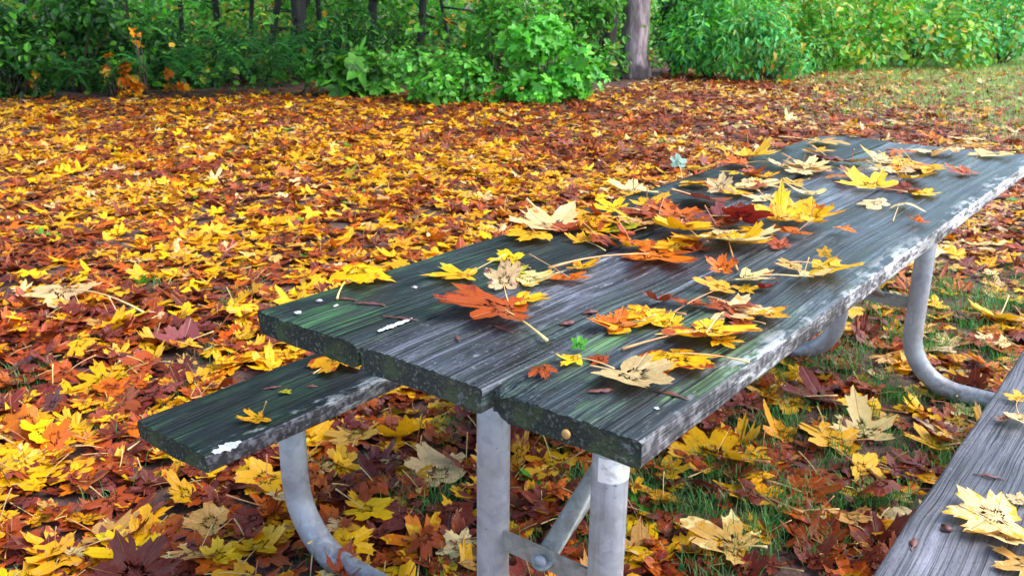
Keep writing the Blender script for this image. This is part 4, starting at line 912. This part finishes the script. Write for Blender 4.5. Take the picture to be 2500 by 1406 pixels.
def tree(px, py, wpx, label, name, bark, lean=(0, 0), height=9., crown=None, seed=0, dist=None, flare=1.25, crown_r=2.6, crown_n=2600, ckind='mid', fork=False):
    r = np.random.default_rng(400 + seed); P = pix(px, py, 0)
    if dist: P = P * (dist / P[1])
    d = proj(P)[2]; rad = wpx * d / F / 2; root_ = empty(name, tuple(P)); tag(root_, label, 'tree')
    n = 22; hs = np.concatenate([[-.05, .05, .15, .3, .5], np.linspace(.8, height, n)]); nz = noise1(seed + 60); mb = MB(); ns = 20 if rad > .1 else 10
    pts = [(lean[0] * z + .03 * rad * 10 * nz(z * .8, 1) * (z > .2), lean[1] * z, z) for z in hs]
    rd = [rad * (1 + (flare - 1) * math.exp(-max(z, 0) / .22)) * (1 - .75 * max(z, 0) / height) for z in hs]
    mb.tube(pts, rd, ns)
    V = np.array(mb.v); ang = np.arctan2(V[:, 1], V[:, 0]); cen = np.stack([np.interp(V[:, 2], hs, [p[k] for p in pts]) for k in (0, 1)], -1)
    f = 1 + .05 * np.sin(ang * 3 + V[:, 2] * 1.1) + .035 * np.sin(ang * 7 - V[:, 2] * 2) + .10 * np.exp(-np.maximum(V[:, 2], 0) / .18) * np.sin(ang * 5 + seed); V[:, :2] = cen + (V[:, :2] - cen) * f[:, None]; mb.v = [tuple(p) for p in V]
    top = np.array(pts[-1]); blobs = []
    for k in range(9 if crown_n else 0):
        a = 2.4 * k + r.normal(0, .3); hz = height * r.uniform(.30, .95); ln = crown_r * r.uniform(.5, 1.0); s0 = np.array([lean[0] * hz * .8, lean[1] * hz * .8, hz * .82]); e = s0 + np.array([math.cos(a) * ln, math.sin(a) * ln, r.uniform(.3, 1.3)])
        mb.tube([s0, (s0 + e) / 2 + np.array([0, 0, .25]), e], [max(rad * .3, .012), max(rad * .18, .008), .006], 6)
        blobs.append([*e, crown_r * .5, crown_r * .5, crown_r * .36])
    if rad < .2:                                # low dead twigs
        for k in range(7):
            hz = r.uniform(.35, 1.6); a = r.uniform(0, 6.28); ln = r.uniform(.25, .8); s0 = np.array([lean[0] * hz, lean[1] * hz, hz]); e = s0 + np.array([math.cos(a) * ln, math.sin(a) * ln * .6, r.uniform(-.15, .45)])
            mb.tube([s0, (s0 + e) / 2 + np.array([0, 0, r.normal(0, .05)]), e], [max(rad * .22, .007), max(rad * .14, .005), .003], 5)
    mb.build('trunk', bark, root_)
    if crown_n:
        blobs.append([*top, crown_r * .6, crown_r * .6, crown_r * .45]); pp, nr = blob_points(r, crown_n, blobs); Vc, fc, cc = leaf_cards(pp, nr + np.array([0, 0, .7]) + r.normal(0, .4, nr.shape), np.clip(r.normal(.2, .05, crown_n), .1, .34), r, G[ckind], .8)
        mesh_obj('crown', Vc, fc, M_FOL, root_, False, dict(leaf_col=cc))
    return root_
tree(1549, 192, 68, 'thick grey-barked tree trunk with dark wet base standing at the edge of the leaves', 'maple_tree', M_BARK, (.018, 0), 11, seed=1, flare=1.18, crown_r=3.6, crown_n=3000)
T_ = [(735, 180, 38, 'thick dark trunk behind the ferns left of centre', (.0, 0), 14.2), (312, 190, 36, 'dark trunk behind the orange-leaved saplings at left', (.01, 0), 13.4), (60, 200, 24, 'dark leaning trunk near the left edge', (.16, 0), 13.0),
      (548, 160, 18, 'thin brown trunk with a pale gap behind it', (-.08, 0), 17.5), (655, 165, 17, 'slender dark trunk leaning right, close to the thick dark trunk', (.24, 0), 15.5), (692, 165, 10, 'thin stem leaning strongly right beside the thick dark trunk', (.45, 0), 15.3),
      (1022, 165, 20, 'dark reddish trunk at the middle of the thicket', (.10, 0), 15.5), (1196, 160, 22, 'dark trunk with a low side branch right of centre', (-.07, 0), 15.0), (1482, 175, 40, 'dark shaded trunk left of the thick grey trunk', (.03, 0), 16.0), (1105, 150, 9, 'thin leaning stem in the bright gap', (-.2, 0), 17), (450, 170, 13, 'thin dark trunk left of the thin brown trunk', (.03, 0), 16.5), (612, 165, 11, 'thin trunk between the brown and the slender leaning trunks', (.10, 0), 15.9),
      (790, 165, 14, 'pale thin trunk right of the thick dark trunk', (-.05, 0), 16.6), (905, 165, 24, 'dark trunk half hidden by shrubs left of the reddish trunk', (.05, 0), 16.4)]
for i, (px, py, wp, lab, ln, di) in enumerate(T_):
    big = wp > 20 and px != 905
    tree(px, py, wp, lab, 'forest_tree', M_BARK2, ln, 11 if big else 6.5, seed=10 + i, dist=di, crown_r=(5.2 if px < 800 else 3.6) if big else 2.0, crown_n=(9000 if px < 800 else 5200) if big else 2200, ckind='mid' if i % 2 else 'dark')
# deadwood branches crossing the bright gap
for i, (x0, y0, x1, y1, di) in enumerate(((1030, 40, 1190, 95, 15.2), (1080, 20, 1200, 50, 15.6))):
    a = pix(x0, 200) * (di / pix(x0, 200)[1]); b = pix(x1, 200) * (di / pix(x1, 200)[1])
    za = CAMZ + di * math.tan(math.atan2(CY - y0, F) - PITCH); zb_ = CAMZ + di * math.tan(math.atan2(CY - y1, F) - PITCH)
    mb = MB(); mb.tube([(0, 0, za), ((b[0] - a[0]) * .5, .1, (za + zb_) / 2 + .05), (b[0] - a[0], .2, zb_), ((b[0] - a[0]) * 1.6, .3, .0)], [.018, .016, .012, .006], 7)
    tag(mb.build('fallen_branch', M_BARK2, loc=(a[0], a[1], 0)), ('bare branch slanting down across the bright gap' if i == 0 else 'upper bare branch above the slanting one in the bright gap'), 'branch')
# shrubs along the edge of the wood
SH = [(1340, 250, 250, 52, 'bright', .105, 1100, 'bright green broad-leaved shrub in front of the thick grey trunk, on its left', .8, .3, None), (1085, 250, 260, 118, 'mid', .07, 1700, 'low mid-green leafy shrub at centre with bare gap above', .7, .2, ('bright', .35)),
      (868, 235, 190, 128, 'mid', .14, 300, 'sparse plant with big bright green leaves right of the ferns', .95, .4, None), (1215, 205, 210, -30, 'mid', .08, 1700, 'tall dark shrub behind the bright broad-leaved shrub', .6, .3, ('bright', .2)),
      (1430, 195, 190, -60, 'mid', .09, 1700, 'tall green shrub filling the space left of the thick grey trunk', .6, .3, ('bright', .3)), (1648, 178, 150, -40, 'dark', .08, 1400, 'dark shrub right behind the thick grey trunk', .6, .3, None),
      (1735, 192, 270, -90, 'bright', .11, 2300, 'drooping light green shrub right of the thick grey trunk', .36, .8, ('bluegreen', .4)), (1870, 200, 250, -20, 'bluegreen', .10, 2200, 'arching light green shrub with long leaves touching the leaf carpet', .36, .8, ('yellowish', .25)),
      (2030, 168, 380, -110, 'yellowish', .105, 2600, 'dense yellowish green shrub with small leaves behind the lawn', .6, .3, ('bright', .4)), (2230, 163, 400, -110, 'yellowish', .11, 2600, 'tallest yellow-green shrub at the right behind the lawn', .6, .3, ('bluegreen', .3)),
      (2440, 156, 400, -120, 'bluegreen', .11, 2600, 'pale green shrub at the upper right corner', .55, .4, ('yellowish', .35)), (1960, 175, 160, 70, 'mid', .07, 900, 'low dark green shrub between the arching and the small-leaved shrubs', .6, .3, None),
      (200, 225, 330, -30, 'dark', .09, 2200, 'tall dark shrub at left behind the orange saplings', .6, .3, ('mid', .25)), (40, 240, 230, 20, 'dark', .09, 1500, 'dark shrub at the left edge of the photo', .6, .3, ('mid', .3)), (425, 215, 250, 62, 'dark', .08, 1500, 'dark shrub between two trunks left of the ferns', .6, .3, ('mid', .2)),
      (600, 205, 320, 62, 'dark', .07, 1700, 'dark feathery thicket above the ferns', .3, .5, ('mid', .15)), (830, 195, 230, 28, 'dark', .08, 1500, 'dark shrub behind the thick dark trunk', .5, .4, ('mid', .15)), (960, 200, 190, 70, 'dark', .07, 1100, 'dark shrub left of the reddish trunk', .5, .4, ('mid', .2))]
for i, (px, py, wp, top, kind, leaf, n, lab, asp, dr, ex) in enumerate(SH):
    shrub(px, py, wp, top, kind, leaf, n, lab, asp=asp, droop=dr, seed=i, extra=ex)
# taller growth behind, seen through the gaps
for i, (px, di, wp, kind) in enumerate(((60, 19, 330, 'yellowish'), (260, 20, 330, 'mid'), (450, 20.5, 330, 'bright'), (620, 21, 330, 'yellowish'), (800, 21, 330, 'mid'), (980, 20, 300, 'mid'), (1130, 21, 300, 'bright'), (1300, 20, 320, 'mid'), (1560, 21, 330, 'mid'), (1800, 21, 350, 'bright'), (2060, 22, 350, 'mid'), (2330, 22, 350, 'mid'))):
    lab = ['pale lit bush far behind the left edge shrub', 'green bush far behind the dark left shrub', 'bright bush in the gap right of the left dark trunk', 'sunlit yellow-green bush behind the slender leaning trunks', 'dim bush behind the thick dark trunk', 'dim bush behind the reddish trunk', 'bright bush behind the crossing bare branches', 'dim bush behind the bright broad-leaved shrub',
           'dim bush directly behind the thick grey trunk', 'bright bush behind the drooping shrub', 'green bush behind the yellowish small-leaved shrub', 'green bush behind the tallest right shrub'][i]
    shrub(px, 150, wp, -60, kind, .12, 1300, lab, name='bush', seed=40 + i, dist=di, extra=('bright', .25))
# ferns
for i, (px, py, s_, h_, lab) in enumerate(((520, 238, .62, .55, 'dark sword fern left of the largest fern'), (640, 240, .75, .7, 'largest dark sword fern at the edge of the leaves'), (770, 232, .6, .55, 'dark sword fern in front of the thick dark trunk'), (400, 232, .6, .5, 'dark sword fern right of the orange saplings'), (235, 240, .55, .45, 'dark sword fern left of the orange saplings'), (120, 246, .5, .42, 'small dark sword fern near the left edge'), (960, 228, .55, .5, 'dark sword fern left of the low mid-green shrub'), (20, 240, .5, .5, 'dark sword fern at the left edge of the photo'), (700, 215, .7, .8, 'tall sword fern behind the largest fern'))):
    fern(px, py, s_, h_, lab, 700 + i)
# saplings still carrying orange leaves
for i, (px, py, wp, top, n, lab) in enumerate(((322, 236, 62, 150, 75, 'tallest sapling with orange-yellow leaves at left'), (92, 240, 34, 168, 30, 'small sapling with orange leaves near the left edge'), (418, 226, 26, 178, 16, 'little orange-leaved sapling right of the tallest one'), (455, 236, 34, 192, 26, 'low sapling with yellow-brown leaves beside the fern'), (262, 150, 34, 70, 12, 'few orange leaves on a twig above the left shrub'), (345, 130, 36, 38, 12, 'yellow-brown leaves on a twig high in the left thicket'))):
    shrub(px, py, wp, top, 'autumn', .075, n, lab, name='maple_sapling', asp=.9, droop=.3, seed=80 + i, nb=5, dist=(pix(px, 236, 0)[1] if py < 200 else None))
# far wood
def undergrowth():
    r = np.random.default_rng(56); n = 42000; x = r.uniform(-15, 17, n); y = r.uniform(10, 25, n)
    e = 12.2 + np.clip(x, -9, 9) * .28 + 2.5 * np.clip(x - 1.5, 0, 1) + .25 * np.clip(x - 3, 0, 9); k = (y > e + r.uniform(0, 1, n)) & (np.abs(x) < .64 * y); x, y = x[k], y[k]; n = len(x)
    z = np.abs(r.normal(0, .24 + .25 * (r.uniform(0, 1, n) < .35), n)) * np.clip((patch2(x, y) + 1.2), .2, 2)
    V, fs, cc = leaf_cards(np.stack([x, y, z + .02], -1), r.normal(0, .5, (n, 3)) + np.array([0, -.3, .9]), np.clip(r.normal(.12, .035, n), .05, .22), r, np.concatenate([G['mid'], G['mid'], G['dark'], G['bright'] * .8, G['yellowish'] * .8, G['autumn'][:1]]), .6)
    o = mesh_obj('undergrowth', V, fs, M_FOL, None, False, dict(leaf_col=cc)); tag(o, 'low green leafy undergrowth covering the forest floor behind the leaf carpet', 'undergrowth', kind='stuff')
undergrowth()
def far_wood():
    r = np.random.default_rng(55); n = 34000; x = r.uniform(-26, 26, n); y = r.uniform(24, 42, n); z = np.abs(r.normal(0, np.where(x < 9, 5.5, 2.6), n)); P = np.stack([x, y, z], -1)
    k = patch(x * .5, z * .8 + y * .1) + r.normal(0, .5, n) > -.5; P = P[k]; n = len(P)
    V, fs, cc = leaf_cards(P, r.normal(0, .6, (n, 3)) + np.array([0, -.4, .8]), np.clip(r.normal(.36, .1, n), .15, .6), r, np.concatenate([G['mid'], G['bright'], G['yellowish']]), .7)
    o = mesh_obj('far_wood', V, fs, M_FOL, None, False, dict(leaf_col=cc)); tag(o, 'hazy green mass of leaves deep in the wood behind the thicket', 'woodland', kind='stuff')
far_wood()
import re as _re
seen = {}
for o in C.objects:
    if o.get('label') and o.parent is None:
        n_ = len(_re.findall(r"[A-Za-z0-9']+", o['label']))
        if n_ > 16 or n_ < 4: print('LABEL LEN', n_, o['label'])
        if o['label'] in seen: print('DUP', o['label'])
        seen[o['label']] = 1
print('leaves on ground', len(L['x']), 'individual', len(tl), len(bl), len(gl), 'max rank labels ok')
